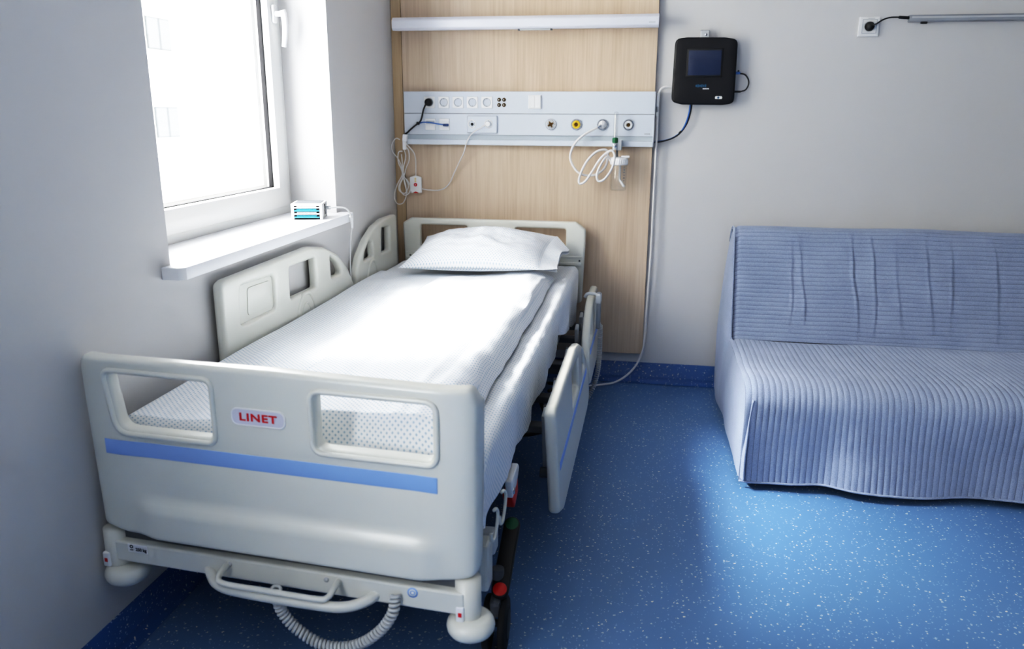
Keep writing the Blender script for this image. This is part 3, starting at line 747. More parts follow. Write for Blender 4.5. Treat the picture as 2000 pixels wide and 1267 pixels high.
# ================================================================== hospital bed
BED = root('hospital_bed', (.52, -1.33, 0), 'white adjustable hospital bed with blue striped footboard under the window', 'bed')
SL = -.075
def FB(x, off, z): return V((x, -2.557+SL*(x-.51)+off, z))

# footboard
def fb_wrap(x):
    o = 0.0
    if x > .895: t = (x-.895)/.105; o += .045*(1-math.sqrt(max(0, 1-min(t, 1)**2)))
    if x < .11: t = (.11-x)/.10; o += .022*(1-math.sqrt(max(0, 1-min(t, 1)**2)))
    return o
def fb_map(x, z, d):
    o = fb_wrap(x)
    fx = sstep(.12, .20, x)*(1-sstep(.86, .93, x))
    rid = .494-.03*0
    o -= .017*fx*(1-sstep(rid-.028, rid+.002, z))                  # lower part steps forward below the ridge
    o += .012*fx*(sstep(.59, .60, z)*(1-sstep(.645, .655, z)))*.25  # shallow seat of the stripe
    o -= .010*(1-sstep(.815, .842, z))*0
    return FB(x, o+d, z)
b = MB(M['plastic'])
ol = round_poly([(.026, .400), (.10, .388), (.93, .386), (.998, .392), (1.002, .80), (.985, .840), (.52, .846), (.025, .842), (.010, .815)], [.02, .05, .05, .03, .03, .02, 0, .02, .02], 5)
h1 = round_poly([(.118, .668), (.366, .668), (.366, .803), (.098, .803)], [.03, .012, .012, .012], 5)
h2 = round_poly([(.632, .675), (.902, .675), (.902, .800), (.632, .800)], .016, 5)
b.plate(ol, [h1, h2], .044, .0125, fb_map, step=.014, nseg=5)
fbo = obj('footboard', b, BED)
b = MB(M['plastic'])                                                # raised surrounds of the two grips
for h in (h1, h2):
    rg = resample(h, .012); rg = rg if area2([tuple(p) for p in rg]) > 0 else rg[::-1]
    pts = [fb_map(p.x, p.y, -.0005) for p in inset(rg, -.011)]
    b = MB(M['plastic']); b.tube(pts, .0065, closed=True, sub=1, seg=10); obj('grip_surround', b, fbo)
b = MB(M['stripe'])
b.plate(rect(.069, .912, .601, .6385), [], .003, .0008, lambda x, z, d: fb_map(x, z, -.0022+d), step=.012); obj('stripe', b, fbo, 'light blue stripe')
b = MB(M['badge'], M['redink'], M['white'])
pill = round_poly(rect(.424, .557, .714, .753), .0193, 8)
b.plate(pill, [], .003, .0012, lambda x, z, d: FB(x, -.0022+d, z), step=.006)
rg = resample(pill, .008); rg = rg if area2([tuple(p) for p in rg]) > 0 else rg[::-1]
b.tube([FB(p.x, -.0012, p.y) for p in rg], .0022, M['white'], closed=True, sub=1, seg=8)
b.text('LINET', .0255, lambda u, v, d: FB(.4905+u, -.0027, .7330+v), M['redink'], .00085, 1.30, space=1.12); obj('badge', b, fbo, 'oval badge with red lettering')

# beam under the footboard, corner posts, bumpers
b = MB(M['steel'], M['lgrey'], M['dsteel'])
A = math.atan(SL)
b.box(FB(.51, .030, .331), (.92, .05, .056), .005, rot=(0, 0, A))
b.box(FB(.51, .052, .372), (.90, .05, .035), .002, M['dsteel'], rot=(0, 0, A))
for x in (.377, .632): b.lathe([(.006, .002), (.006, -.002), (.003, -.0035), (0, -.0035)], FB(x, .0045, .343), (0, 1, 0), M['lgrey'], 14)
bo = obj('crossbeam', b, BED)
b = MB(M['white'], M['black']); b.box(FB(.1185, .0045, .345), (.056, .002, .022), .0005, rot=(0, 0, A))
b.text('250 kg', .0115, lambda u, v, d: FB(.129+u, .0029, .3435+v), M['black'], .0005); b.lathe([(.0022, 0), (.004, -.0005), (.005, 0)], FB(.102, .0029, .350), (0, 1, 0), M['black'], 14); b.box(FB(.102, .0029, .341), (.009, .001, .002), 0, M['black']); obj('sticker', b, bo, 'white load sticker')
b = MB(M['stripe'], M['white']); b.lathe([(0, -.001), (.0125, -.001), (.0128, 0)], FB(.846, .0048, .344), (0, 1, 0), M['stripe'], 24); b.lathe([(.0062, -.0002), (.0085, -.0005), (.0088, 0)], FB(.846, .0034, .344), (0, 1, 0), M['white'], 24); b.box(FB(.846, .0032, .344), (.006, .001, .006), 0, M['white']); obj('round_sticker', b, bo, 'round blue sticker')
def post(x, off, lab):
    b = MB(M['steel'], M['white'], M['redink'])
    b.lathe([(0, .272), (.024, .272), (.029, .278), (.030, .30), (.030, .383), (0, .383)], FB(x, off, 0), (0, 0, 1), None, 28)
    b.box(FB(x-.012, off-.028, .306), (.020, .014, .040), .004, M['white'], rot=(0, 0, A))
    b.box(FB(x-.012, off-.0355, .306), (.008, .001, .010), 0, M['redink'], rot=(0, 0, A))
    return obj('corner_post', b, BED)
post(.040, .030, 'l'); post(.970, .038, 'r')
def bumper(p, r=.056, h=.046):
    b = MB(M['plastic']); n = 8
    prof = [(0, -h/2)] + [(r-h/2*.9+h/2*.9*math.cos(a), h/2*math.sin(a)) for a in [-PI/2+PI*k/n for k in range(n+1)]] + [(0, h/2)]
    b.lathe(prof, p, (0, 0, 1), None, 40); return obj('corner_bumper', b, BED)
bumper(FB(.062, .030, .262)); bumper(FB(.976, .036, .264)); bumper(V((.066, -.16, .258))); bumper(V((1.005, -.16, .258)))

# headboard
b = MB(M['plastic'])
ol = round_poly([(.075, .45), (1.008, .45), (1.020, .80), (1.018, .832), (.968, .868), (.108, .868), (.064, .842), (.064, .80)], [.02, .02, .05, .015, .02, .02, .015, .05], 4)
hb_map = lambda x, z, d: V((x, -.128+d, z))
b.plate(ol, [round_poly(rect(.158, .408, .716, .834), .012), round_poly(rect(.660, .920, .716, .832), .012)], .036, .010, hb_map, step=.025, nseg=4)
for x0_, x1_ in ((.075, .30), (.80, 1.005)):
    b.box(((x0_+x1_)/2, -.129, .655), (x1_-x0_, .012, .020), .005); b.box(((x0_+x1_)/2, -.129, .690), (x1_-x0_, .008, .010), .004)
hbo = obj('headboard', b, BED)
for x in (.100, .992):
    b = MB(M['dsteel']); b.lathe([(0, -.003), (.0045, -.003), (.005, 0)], (x, -.128, .672), (0, 1, 0), None, 14); obj('screw', b, hbo)

# side rails (y, z outlines as raised; the right pair hangs lowered)
LONG = round_poly([(-1.912, .558), (-1.912, .885), (-1.88, .8945), (-1.26, .897), (-1.12, .874), (-.985, .822), (-.88, .745), (-.80, .64), (-.775, .535), (-.90, .512), (-1.80, .515)], [.02, .02, .03, .12, .08, .08, .08, .08, .05, .05, .06], 5)
LH = [round_poly([(-1.815, .730), (-1.565, .727), (-1.565, .845), (-1.80, .856)], .02, 4), round_poly([(-1.447, .734), (-1.212, .730), (-1.215, .846), (-1.442, .851)], .012, 4), round_poly([(-1.064, .736), (-.945, .733), (-.985, .786), (-1.067, .830)], [.006, .012, .03, .006], 4)]
SHORT = round_poly([(-.188, .545), (-.188, .878), (-.205, .8935), (-.39, .8945), (-.52, .875), (-.64, .828), (-.735, .765), (-.775, .70), (-.77, .62), (-.72, .545)], [.02, .02, .02, .08, .1, .1, .08, .06, .06, .06], 5)
SH = [round_poly([(-.440, .730), (-.306, .729), (-.302, .850), (-.426, .850)], .010, 4), round_poly([(-.685, .737), (-.552, .737), (-.560, .806), (-.600, .820), (-.665, .775)], [.008, .006, .006, .02, .02], 4)]
def rail(outline, holes, x0, sgn, dz, lean=0.0):
    b = MB(M['plastic'])
    zt = .893+dz
    b.plate(outline, holes, .036, .013, lambda y, z, d: V((x0+sgn*d+sgn*lean*(zt-(z+dz)), y, z+dz)), step=.022, nseg=4)
    return b
rl = obj('side_rail', rail(LONG, LH, .052, -1, 0), BED, 'raised long side rail against the wall')
b = MB(M['lgrey'], M['plastic']); b.plate(round_poly([(-1.822, .724), (-1.558, .721), (-1.558, .851), (-1.807, .862)], .02, 4), [], .006, .001, lambda y, z, d: V((.040-d, y, z)), M['plastic'], step=.04)
b.plate(round_poly([(-1.75, .745), (-1.585, .742), (-1.585, .832), (-1.74, .838)], .015, 4), [], .004, .001, lambda y, z, d: V((.043-d, y, z)), M['plastic'], step=.04); obj('recess_panel', b, rl)
b = MB(M['plastic']); b.tube([(.050, -1.40, .56), (.050, -1.395, .66), (.050, -1.36, .715), (.050, -1.32, .728), (.050, -1.28, .715), (.050, -1.245, .66), (.050, -1.24, .56)], .008); b.tube([(.050, -1.36, .56), (.050, -1.355, .66), (.050, -1.32, .69), (.050, -1.285, .66), (.050, -1.28, .56)], .006); obj('arch_rib', b, rl)
rs_ = obj('side_rail', rail(SHORT, SH, .052, -1, 0), BED, 'raised short side rail at head against the wall')
b = MB(M['plastic']); b.tube([(.050, -.66, .56), (.050, -.645, .655), (.050, -.61, .705), (.050, -.57, .72), (.050, -.535, .705), (.050, -.515, .655), (.050, -.51, .56)], .008); obj('arch_rib', b, rs_)
DZ = -.365
rr = obj('side_rail', rail(LONG, LH[1:], 1.052, 1, DZ+.018, .06), BED, 'lowered long side rail with blue stripe')
b = MB(M['stripe']); b.plate(rect(-1.86, -.90, .698, .722), [], .003, .0008, lambda y, z, d: V((1.0905-d+.06*(.893-z), y, z+DZ)), step=.05); obj('stripe', b, rr, 'light blue stripe')
r4 = obj('side_rail', rail(SHORT, SH, 1.056, 1, DZ+.035, .05), BED, 'lowered short side rail at head with blue stripe')
b = MB(M['stripe']); b.plate(rect(-.72, -.22, .690, .714), [], .003, .0008, lambda y, z, d: V((1.0945-d+.05*(.893-z), y, z+DZ+.035)), step=.05); obj('stripe', b, r4, 'light blue stripe')
def rail_arm(x, y, inner):
    b = MB(M['lgrey'], M['dsteel'])
    b.box((x, y, .34), (.016, .055, .24), .005, rot=(.25, 0, 0)); b.cyl((x-.012, y-.03, .24), (x+.014, y-.03, .24), .018, M['dsteel'], 18); b.cyl((x-.012, y+.028, .44), (x+.014, y+.028, .44), .018, M['dsteel'], 18)
    b.box(((x+inner)/2, y+.02, .380), (abs(x-inner), .05, .025), .004, M['dsteel']); return obj('rail_arm', b, BED)
for y in (-.98, -1.38, -1.66): rail_arm(1.028, y, .90)
for y in (-.35, -.58): rail_arm(1.030, y, .90)

# mattress platform and chassis
b = MB(M['dsteel'], M['steel'])
b.box((.52, -1.31, .425), (.86, 2.22, .05), .008)
for x in (.085, .935): b.box((x, -1.31, .400), (.030, 2.20, .045), .006, M['steel'])
obj('mattress_platform', b, BED)
b = MB(M['dsteel'])
for x in (.24, .80): b.box((x, -1.31, .19), (.06, 1.90, .06), .008)
for y in (-2.22, -.40): b.box((.52, y, .19), (.86, .07, .06), .008)
obj('base_frame', b, BED)
for y in (-1.85, -.75):
    b = MB(M['black']); b.box((.52, y, .225), (.22, .22, .06), .01); b.box((.52, y, .32), (.16, .16, .16), .01); b.box((.52, y, .385), (.19, .19, .05), .01); obj('lifting_column', b, BED)
b = MB(M['black'], M['dsteel']); b.box((.86, -1.42, .335), (.13, .42, .09), .015); b.tube([(.95, -1.2, .30), (1.0, -1.35, .27), (.98, -1.5, .30), (.9, -1.62, .33)], .008); b.tube([(.96, -1.05, .33), (1.02, -1.15, .36), (.99, -1.28, .38)], .007); obj('actuator_box', b, BED)
def castor(x, y, ang):
    b = MB(M['dsteel'], M['rubber'], M['lgrey'])
    q_ = Matrix.Rotation(ang, 3, 'Z')
    P = lambda a, c, z: V((x, y, z)) + q_ @ V((a, c, 0))
    ax = q_ @ V((1, 0, 0))
    for s_ in (-1, 1):
        c0 = P(s_*.021-.013, 0, .0755)
        b.lathe([(0, 0), (.045, 0), (.048, .003), (.068, .003), (.0745, .007), (.0755, .013), (.0745, .019), (.068, .023), (.048, .023), (.045, .026), (0, .026)], c0, ax, M['rubber'], 36)
        b.lathe([(0, -.002), (.030, -.002), (.042, .001)] if s_ < 0 else [(0, .028), (.030, .028), (.042, .025)], c0, ax, M['black'], 24)
    b.cyl(P(-.03, 0, .0755), P(.03, 0, .0755), .010, M['dsteel']); b.box(P(0, .01, .135), (.030, .09, .05), .012, M['dsteel'], rot=(0, 0, ang)); b.cyl(P(0, .035, .15), P(0, .035, .22), .017, M['dsteel'])
    return obj('castor', b, BED)
castor(.982, -2.285, .06); castor(.105, -1.90, -.2); castor(.95, -.42, .1); castor(.105, -.42, .1)

# brake pedal bar with green and red ends
pd = None
b = MB(M['black'])
p_r, p_g = V((.992, -2.285, .180)), V((.995, -2.120, .283))
ax = (p_g-p_r).normalized(); side = V((1, 0, 0)); nrm = side.cross(ax).normalized()
if nrm.y > 0: nrm = -nrm
capsule = [(.023*math.cos(a), -.023*math.sin(-a)) for a in [PI+PI*k/10 for k in range(11)]] + [(.023*math.cos(a), (p_g-p_r).length+.023*math.sin(a)) for a in [PI*k/10 for k in range(11)]]
pm = lambda a, c, d: p_r + side*a + ax*c - nrm*d
b.plate(capsule, [], .022, .006, pm, step=.02); pd = obj('brake_pedal', b, BED, 'black pedal bar')
b = MB(M['red']); b.lathe([(0, .0015), (.018, .0015), (.019, 0)], p_r, nrm, None, 24); obj('red_end', b, pd, 'red disc')
b = MB(M['green']); b.lathe([(0, .0015), (.018, .0015), (.019, 0)], p_g, nrm, None, 24); obj('green_end', b, pd, 'green disc')
b = MB(M['steel'], M['lgrey']); b.box((.968, -2.36, .30), (.03, .06, .13), .008); b.box((.962, -2.30, .33), (.05, .05, .06), .008, M['lgrey']); obj('pedal_bracket', b, BED)

# tubular foot bar and thin bar below the beam, coiled cord
b = MB(M['steel'])
b.tube([FB(.300, .06, .335), FB(.306, .03, .325), FB(.325, .0, .312), FB(.37, -.035, .308), FB(.45, -.046, .308), FB(.62, -.046, .308), FB(.69, -.038, .308), FB(.735, -.012, .313), FB(.758, .02, .322), FB(.765, .06, .33)], .0125, seg=14, sub=10)
obj('foot_bar', b, BED)
b = MB(M['steel'])
b.tube([FB(.372, .02, .345), FB(.370, -.012, .340), FB(.372, -.042, .332), FB(.40, -.055, .330), FB(.50, -.055, .330), FB(.63, -.055, .330), FB(.655, -.046, .332), FB(.662, -.02, .340), FB(.662, .02, .345)], .0072, seg=12, sub=10)
obj('hook_bar', b, BED)
b = MB(M['coil'])
pth = [FB(.523, -.040, .330), FB(.521, -.036, .312), FB(.526, -.028, .262), FB(.560, -.022, .215), FB(.625, -.018, .180), FB(.700, -.018, .192), FB(.765, -.018, .240), FB(.800, -.012, .292), FB(.806, .0, .335)]
b.tube(coil_path(pth, .0100, .0104), .0044, seg=7, sub=1)
obj('coiled_cord', b, BED)

# bent wire hooks and the red emergency lever under the mattress edge
b = MB(M['steel'])
b.tube([(1.004, -2.425, .485), (1.007, -2.41, .482), (1.009, -2.40, .465), (1.009, -2.415, .437), (1.007, -2.435, .417), (1.004, -2.452, .420), (1.003, -2.455, .44)], .0042, sub=8)
obj('wire_hook', b, BED); b = MB(M['steel'])
b.tube([(1.004, -2.325, .482), (1.007, -2.31, .480), (1.010, -2.30, .462), (1.010, -2.315, .432), (1.008, -2.335, .408), (1.005, -2.35, .410), (1.004, -2.353, .432)], .0042, sub=8)
obj('wire_hook', b, BED)
b = MB(M['white'], M['chrome']); b.plate(round_poly([(-2.165, .435), (-2.06, .440), (-2.035, .42), (-2.08, .385), (-2.145, .372)], .008, 3), [], .020, .004, lambda y, z, d: V((1.002-d, y, z)), step=.03); b.lathe([(0, .003), (.009, .003), (.010, 0)], (1.002, -2.135, .392), (1, 0, 0), M['chrome'], 18)
lv = obj('release_bracket', b, BED)
b = MB(M['red']); b.plate(round_poly([(-2.14, .378), (-2.05, .395), (-2.04, .345), (-2.10, .320)], .008, 3), [], .030, .005, lambda y, z, d: V((1.000-d, y, z)), step=.03); obj('release_lever', b, lv, 'red release lever')

# control handset hung on the lowered head rail
hs = root('control_handset', (1.11, -.45, .40), 'grey bed control handset hung on the lowered head rail', 'handset')
b = MB(M['lgrey'], M['grey']); b.box((1.116, -.44, .495), (.020, .062, .17), .007, M['grey'], rot=(-.05, 0, 0)); b.box((1.115, -.44, .555), (.026, .066, .045), .006, M['lgrey'], rot=(-.05, 0, 0)); obj('body', b, hs)
b = MB(M['lgrey']); b.tube([(1.112, -.44, .560), (1.102, -.44, .571), (1.08, -.44, .575), (1.060, -.44, .572), (1.050, -.44, .555)], .008, seg=10); obj('hook', b, hs)
b = MB(M['coil']); pth = [(1.126, -.455, .43), (1.128, -.45, .40), (1.128, -.44, .34), (1.126, -.43, .27), (1.122, -.42, .20), (1.112, -.42, .14), (1.095, -.44, .09), (1.07, -.48, .05)]
b.tube(coil_path(pth, .0095, .011), .0034, seg=7, sub=1); b.tube([(1.126, -.455, .44), (1.127, -.45, .42), (1.128, -.447, .39)], .004); obj('coiled_cord', b, hs)

# ================================================================== bedding
b = MB(M['foam']); b.box((.525, -1.30, .545), (.86, 2.12, .165), .03, seg=4)
tag(obj('mattress', b), 'foam mattress on the hospital bed, covered by printed sheet', 'mattress')

def polyline(pts, n):
    L = [0]
    for a, c in zip(pts, pts[1:]): L.append(L[-1]+math.dist(a, c))
    out = []; k = 0
    for i in range(n+1):
        s_ = L[-1]*i/n
        while k < len(pts)-2 and L[k+1] < s_: k += 1
        t = (s_-L[k])/(L[k+1]-L[k]); out.append((pts[k][0]+(pts[k+1][0]-pts[k][0])*t, pts[k][1]+(pts[k+1][1]-pts[k][1])*t, s_))
    return out
def smooth2(pts, sub=6): return [(p.x, p.y) for p in smooth_path([V((a, c, 0)) for a, c in pts], False, sub)]

NS, NY = 150, 220
SP = polyline(smooth2([(.070, .50), (.068, .60), (.072, .635), (.088, .646), (.3, .646), (.7, .646), (.945, .646), (.975, .643), (.989, .627), (.993, .60), (.994, .54), (.993, .455)], 8), NS)
YS0, YS1 = -2.420, -.150
def sheet_pt(u, v):
    x, z, s_ = SP[int(round(u*NS))]
    v2 = v
    ys = YS0-.065*sstep(.6, .95, x)
    y = ys+(YS1-ys)*v2
    if x > .985:                                            # hanging side: waves and an uneven hem
        k = max(0, (.62-z)/.165)
        if y > -.55:                                        # tucked corner by the head end
            z -= k*.05*sstep(-.55, -.40, y)
        x += k*(.006*math.sin(y*17+.6)+.010*nz(y*5, 2.3)-.004) - .012*k*sstep(-1.15, -.85, y)*(1-sstep(-.85, -.6, y))
        z += k*(.016*nz(y*4, 7.1)+.03*sstep(-1.2, -.98, y)*(1-sstep(-.98, -.7, y)))
        x += .0035*nz(y*22, z*10+4)*min(1, k*2)
    elif z > .63:
        z += .0030*nz(x*9, y*6, 1)+.0022*nz(x*25, y*9, 5)
        if x > .90: z += .0035*nz(x*30, y*20, 9)
    if y < -2.0: x = min(x, .998)
    # foot and head ends drop
    ed = 1-sstep(0, .012, v)
    z -= ed*(z-.47)*.95
    y += .006*nz(z*20, x*6)*ed
    return V((x, y, z))
b = MB(M['sheet']); b.grid(NS, NY, sheet_pt, None, lambda u, v: (SP[int(round(u*NS))][2], (YS1-YS0)*v))
bmesh.ops.recalc_face_normals(b.bm, faces=b.bm.faces)
tag(obj('bed_sheet', b), 'white sheet with blue dots covering the mattress, hanging at the side', 'sheet')

# duvet: two layers, the upper one folded back from x = 0.41
ND, NE = 190, 300
DP = polyline(smooth2([(.064, .600), (.062, .630), (.064, .652), (.074, .664), (.10, .669), (.25, .672), (.40, .675), (.55, .69), (.70, .706), (.80, .720), (.850, .720), (.884, .708), (.908, .690), (.922, .672), (.926, .6595)], 8), ND)
YD0, YD1 = -2.456, -.52
def duvet_pt(u, v):
    x, z, s_ = DP[int(round(u*ND))]
    yd = YD0-.06*sstep(.6, .9, x)
    y = yd+(YD1-yd)*v
    onright = s_ > DP[-1][2]*.9 and z < .690
    fx = .412+.012*math.sin(y*3.1)+.010*nz(y*3, 4.4)          # fold line
    if y > -1.0: fx += (y+1.0)*.10
    d = x-fx
    top = sstep(.66, .672, z)
    if not onright:
        z += top*.019*sstep(-.002, .012, d)*(1-sstep(.50, .60, x)*.35)
        z -= top*.010*math.exp(-((d+.010)/.009)**2)
        z += top*.005*math.exp(-(d/.012)**2)*nz(y*12, 3)
        puff = .010*nz(x*4.2+3, y*2.3)+.006*nz(x*9, y*4.5, 2)+.0030*nz(x*22, y*10, 8)
        z += top*puff*sstep(.07, .14, x)
        z += top*.006*math.sin((y*1.9+x*1.2)*PI)
        # long soft creases running down the bed near the right shoulder
        z += top*sstep(.60, .74, x)*.006*nz(x*26, y*2.6, 4)
        z += top*sstep(.74, .90, x)*.007*nz(x*11, y*13, 6)
    k = sstep(.55, 1.0, (x-.80)/.14) if x > .80 else 0
    x += k*(.026*nz(y*3.0, 5.5)+.012*nz(y*9, 1.5))*(1 if z > .69 else .5) - k*.012*sstep(-.85, -.55, y)
    if y > -.78: z -= top*.036*sstep(-.78, -.60, y)*sstep(.10, .18, x)
    ed = 1-sstep(0, .014, v)
    z = z - ed*(z-.555)*.9
    y += ed*.008*nz(x*8, z*9)
    e2 = sstep(.985, 1.0, v)
    z -= e2*(z-.660)*.9*top
    return V((x, y, max(z, .6585 if (x > .09 and v > .015) else 0)))
b = MB(M['duvet']); b.grid(ND, NE, duvet_pt, None, lambda u, v: (DP[int(round(u*ND))][2], (YD1-YD0)*v-.115*(1-sstep(0, .014, v))))
bmesh.ops.recalc_face_normals(b.bm, faces=b.bm.faces)
tag(obj('duvet', b), 'white duvet with small blue dots spread along the hospital bed', 'duvet')

# pillow: two puffed faces meeting in a seam, with an open flap at its right end
def pillow_mesh():
    b = MB(M['pillow'])
    W, D, H = .34, .225, .095
    n, m_ = 64, 48
    def pt(u, v, sgn):
        a, c = u*2-1, v*2-1
        pa = 1-abs(a)**2.2; pc = 1-abs(c)**2.4
        h = H*1.06*max(0, pa)**.74*max(0, pc)**.55
        # edges bow in between the pointed corners
        X = W*a*(1-.06*(1-c*c)); Y = D*c*(1-.075*(1-a*a))
        wr = .010*nz(a*2.2+5, c*2.0)+.006*nz(a*5, c*4.5, 3)+.0025*nz(a*13, c*9, 6)
        ce = max(0, pa)*max(0, pc)
        Z = sgn*h*(1.0 if sgn > 0 else .54)+wr*ce*2*(1 if sgn > 0 else .2)
        # radiating pinch creases at corners
        Z += .006*math.sin(math.atan2(c-.98*math.copysign(1, c), a-.98*math.copysign(1, a))*14)*math.exp(-((abs(a)-1)**2+(abs(c)-1)**2)*9)*ce*sgn
        return V((X, Y, Z))
    for sgn in (1, -1): b.grid(n, m_, lambda u, v: pt(u, v, sgn), None, lambda u, v: (u*.68, v*.45))
    # flap of the pillowcase beyond the seam at the right end
    def flap(u, v):
        c = v*2-1; e = pt(1, v, 1)
        return V((e.x+.068*u, e.y*(1-.22*u)-.015*u, .010*math.sin(c*5)*u-.022*u-.02*u*max(0, c)))
    for dz in (.004, -.012):
        b.grid(10, 24, lambda u, v: flap(u, v)+V((0, 0, dz*u)), None, lambda u, v: (.68+u*.08, v*.45))
    bmesh.ops.remove_doubles(b.bm, verts=b.bm.verts, dist=.0004)
    mt = Matrix.Translation((.538, -.415, .752)) @ Euler((math.radians(11), math.radians(-2), math.radians(-3))).to_matrix().to_4x4()
    bmesh.ops.transform(b.bm, matrix=mt, verts=b.bm.verts)
    return b
tag(obj('pillow', pillow_mesh()), 'plump white pillow with blue dots at the head of the bed', 'pillow')

# ================================================================== sofa bed
SX0, SX1 = 1.722, 3.14
sf = root('sofa_bed', ((SX0+SX1)/2, -.64, 0), 'sofa bed under a quilted grey-blue cover along the back wall', 'sofa')
def rib(t, per): 
    f = (t/per) % 1.0; return max(0, math.sin(PI*f))**.42
SPROF = polyline(smooth2([(-.455, .392), (-.52, .404), (-.75, .412), (-1.0, .416), (-1.10, .412), (-1.158, .392), (-1.185, .350), (-1.192, .28), (-1.196, .18), (-1.205, .10), (-1.212, .030)], 8), 110)
PER = .0222; NXS = 64*7
def seat_pt(u, v):
    y, z, s_ = SPROF[int(round(v*110))]
    x = SX0+(SX1-SX0)*u
    nyx = 0, 0
    i = int(round(v*110)); a, c = SPROF[max(0, i-1)], SPROF[min(110, i+1)]
    ty, tz = c[0]-a[0], c[1]-a[1]; l = math.hypot(ty, tz); ny, nz_ = tz/l, -ty/l
    if nz_ < 0 and z > .3: ny, nz_ = -ny, -nz_
    if z <= .3 and ny > 0: ny, nz_ = -ny, -nz_
    xx = x-SX0+.006*nz((x-SX0)*3, s_*3)
    h = .0034*rib(xx, PER)+.0012*nz(x*40, s_*28)*sstep(.3, .6, s_)
    hang = sstep(.72, 1.15, s_)
    h += .014*nz(s_*1.8, x*1.7, 3)*(1-hang)
    wav = .026*math.sin((x-SX0)*7.8-2.2)+.012*nz(x*5, 1.7)
    fold = math.exp(-((x-2.03)/.075)**2)+.6*math.exp(-((x-2.52)/.10)**2)
    h += hang*(wav-.030*fold)
    z2 = z
    if s_ > 1.0: z2 = z+sstep(1.0, 1.24, s_)*(.016*math.sin((x-SX0)*7.8-.8)-.004+.008*nz(x*4, 8.8)+.020*fold)
    x2 = x
    e0 = 1-sstep(0, .03, u)
    z2 -= e0*.010*(1-hang); 
    return V((x2, y+ny*h+e0*.012*hang, max(.006, z2+nz_*h)))
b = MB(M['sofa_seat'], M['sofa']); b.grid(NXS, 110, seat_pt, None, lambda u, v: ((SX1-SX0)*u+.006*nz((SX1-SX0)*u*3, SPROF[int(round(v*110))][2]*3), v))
# hem binding
b.tube([seat_pt(k/90, 1)+V((0, 0, .003)) for k in range(91)], .0045, M['sofa'], seg=8, sub=2)
obj('seat_cover', b, sf)
BPROF = polyline(smooth2([(-.445, .388), (-.425, .43), (-.36, .60), (-.295, .76), (-.262, .835), (-.232, .868), (-.185, .875), (-.135, .868), (-.095, .84), (-.085, .80)], 8), 230)
def back_pt(u, v):
    i = int(round(v*230)); y, z, s_ = BPROF[i]
    a, c = BPROF[max(0, i-1)], BPROF[min(230, i+1)]
    ty, tz = c[0]-a[0], c[1]-a[1]; l = math.hypot(ty, tz); ny, nz_ = -tz/l, ty/l
    x = SX0+.006+(SX1-SX0-.006)*u
    sl = s_+.003*nz(x*7, s_*2)
    h = .0030*rib(sl, .0205)
    if s_ < .55:
        w = math.sin(PI*min(1, s_/.55))
        g = 0
        for cx, am, wd, ph in ((1.975, .006, .006, .3), (2.03, .007, .007, 1.2), (2.27, .008, .006, 2.0), (2.335, .007, .006, .7), (2.58, .007, .008, 1.6), (2.66, .006, .007, .2), (2.46, .005, .008, 2.4), (2.85, .006, .008, .5)):
            dx = x-(cx+.02*math.sin(s_*5+ph)+.012*nz(s_*8, cx)); g += am*math.exp(-(dx/wd)**2)-am*.6*math.exp(-((dx-.013)/wd)**2)
        h += g*w*(.5+.8*abs(nz(s_*4, x*2, 7)))+.003*nz(x*16, s_*9, 2)*w
    h += .010*nz(x*2.2, s_*2.2, 5)
    z2 = z+.006*nz(x*1.8, 3.3)*sstep(.4, .6, s_)
    e0 = 1-sstep(0, .035, u)
    return V((x, y+ny*h+e0*e0*.012, z2+nz_*h-e0*e0*.014))
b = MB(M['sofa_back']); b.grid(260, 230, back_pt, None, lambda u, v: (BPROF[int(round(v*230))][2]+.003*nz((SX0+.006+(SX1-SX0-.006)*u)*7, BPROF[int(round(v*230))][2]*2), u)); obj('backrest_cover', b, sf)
# left side panel from the hem up to the profile
def top_z(y):
    if y < -.455:
        if y < -1.10: return .412-.035*((-1.10-y)/.085)**2
        return .408
    pts = [(-.455, .398), (-.425, .43), (-.36, .60), (-.295, .76), (-.262, .835), (-.232, .862), (-.185, .870), (-.135, .862), (-.09, .83), (-.06, .72)]
    for a, c in zip(pts, pts[1:]):
        if a[0] <= y <= c[0]: return a[1]+(c[1]-a[1])*(y-a[0])/(c[0]-a[0])
    return .7
for xs, sg in ((SX0, -1), (SX1, 1)):
    def side_pt(u, v):
        y = -1.195+(1.195-.07)*u
        zt = top_z(y)-.006; zb = .030+.010*math.sin(y*9)
        z = zb+(zt-zb)*v
        bul = .018*math.sin(PI*min(1, v*1.0))*sstep(0, .06, u)
        out = .020*(1-v)*sstep(-1.0, -.1, y)+.010*nz(y*5, z*4)*(1-v)
        crn = (1-sstep(0, .035, u))*.014
        return V((xs+sg*(.000+bul*.5+out-crn-.012*(v**6)), y-(1-sstep(0, .05, u))*.010*(1-v), z))
    b = MB(M['sofa']); b.grid(110, 50, side_pt); bmesh.ops.recalc_face_normals(b.bm, faces=b.bm.faces)
    if sg < 0:
        b.tube([side_pt(0.0, k/30)+V((.004, -.001, 0)) for k in range(31)], .004, seg=8, sub=2)
        b.tube([V((SX0+.010, p[0]-.004, p[1]+.001)) for p in BPROF[::8]], .0035, seg=8, sub=2)
    obj('side_cover', b, sf)
b = MB(M['dsteel']); b.box(((SX0+SX1)/2, -.62, .22), (SX1-SX0-.12, 1.0, .26), .02)
for x in (SX0+.12, SX1-.12):
    for y in (-1.05, -.18): b.box((x, y, .045), (.05, .05, .09), .005)
obj('frame', b, sf)

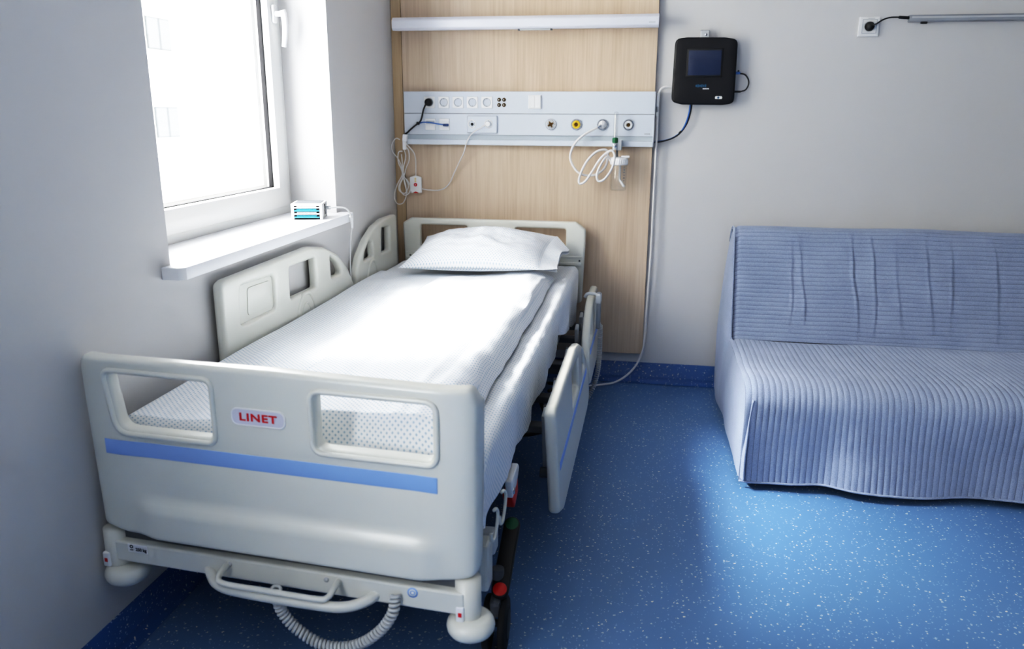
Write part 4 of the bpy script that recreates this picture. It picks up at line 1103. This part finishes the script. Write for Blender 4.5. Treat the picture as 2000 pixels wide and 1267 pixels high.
# ================================================================== light
w = bpy.data.worlds.new('sky'); S.world = w; w.use_nodes = True
bg = w.node_tree.nodes['Background']; bg.inputs['Color'].default_value = (0.98, 0.99, 1.0, 1); bg.inputs['Strength'].default_value = 15.0
def light(name, kind, loc, energy, **kw):
    l = bpy.data.lights.new(name, kind); l.energy = energy
    for k, v in kw.items(): setattr(l, k, v)
    o = bpy.data.objects.new(name, l); COL.objects.link(o); o.location = loc; return o
sun = light('sun', 'SUN', (-4, -1.4, 5), 12.0, angle=math.radians(16), color=(1.0, .985, .95))
sun.rotation_euler = V((1, .06, -1.02)).to_track_quat('-Z', 'Y').to_euler()
for i, (a0, a1, b0, b1) in enumerate((W1, W2)):
    p = light('window_portal', 'AREA', (-TH-.02, (a0+a1)/2, (b0+b1)/2), 1.0, shape='RECTANGLE', size=b1-b0, size_y=a1-a0)
    p.rotation_euler = V((1, 0, 0)).to_track_quat('-Z', 'Y').to_euler(); p.data.cycles.is_portal = True

# ================================================================== camera
cam = bpy.data.cameras.new('camera'); co = bpy.data.objects.new('camera', cam); COL.objects.link(co); S.camera = co
F, YAW, PITCH, ROLL = 1544.26, -0.17256846, 0.26207768, 0.0047044
cy, sy, cp, sp = math.cos(YAW), math.sin(YAW), math.cos(PITCH), math.sin(PITCH)
fw = V((sy*cp, cy*cp, -sp)); rt = V((cy, -sy, 0)); up = rt.cross(fw)
c_, s_ = math.cos(ROLL), math.sin(ROLL)
rt, up = rt*c_+up*s_, up*c_-rt*s_
mw = Matrix((rt, up, -fw)).transposed().to_4x4(); mw.translation = (1.337, -4.095, 1.4); co.matrix_world = mw
cam.sensor_width = 36; cam.lens = F/2000*36; cam.clip_start = .05
cam.dof.use_dof = True; cam.dof.focus_distance = 2.75; cam.dof.aperture_fstop = 2.8

S.view_settings.view_transform = 'Standard'; S.view_settings.look = 'None'; S.view_settings.exposure = 0.0; S.view_settings.gamma = 1.0
S.view_settings.use_curve_mapping = True
cm = S.view_settings.curve_mapping
cm.white_level = (1.6, 1.6, 1.6)
for p_ in ((.025, .020), (.06, .066), (.11, .155), (.1875, .325), (.3125, .56), (.5, .80), (.75, .95)): cm.curves[3].points.new(*p_)
cm.update()
S.cycles.max_bounces = 10; S.cycles.diffuse_bounces = 6; S.cycles.transparent_max_bounces = 12
S.cycles.use_denoising = True; S.cycles.sample_clamp_indirect = 6
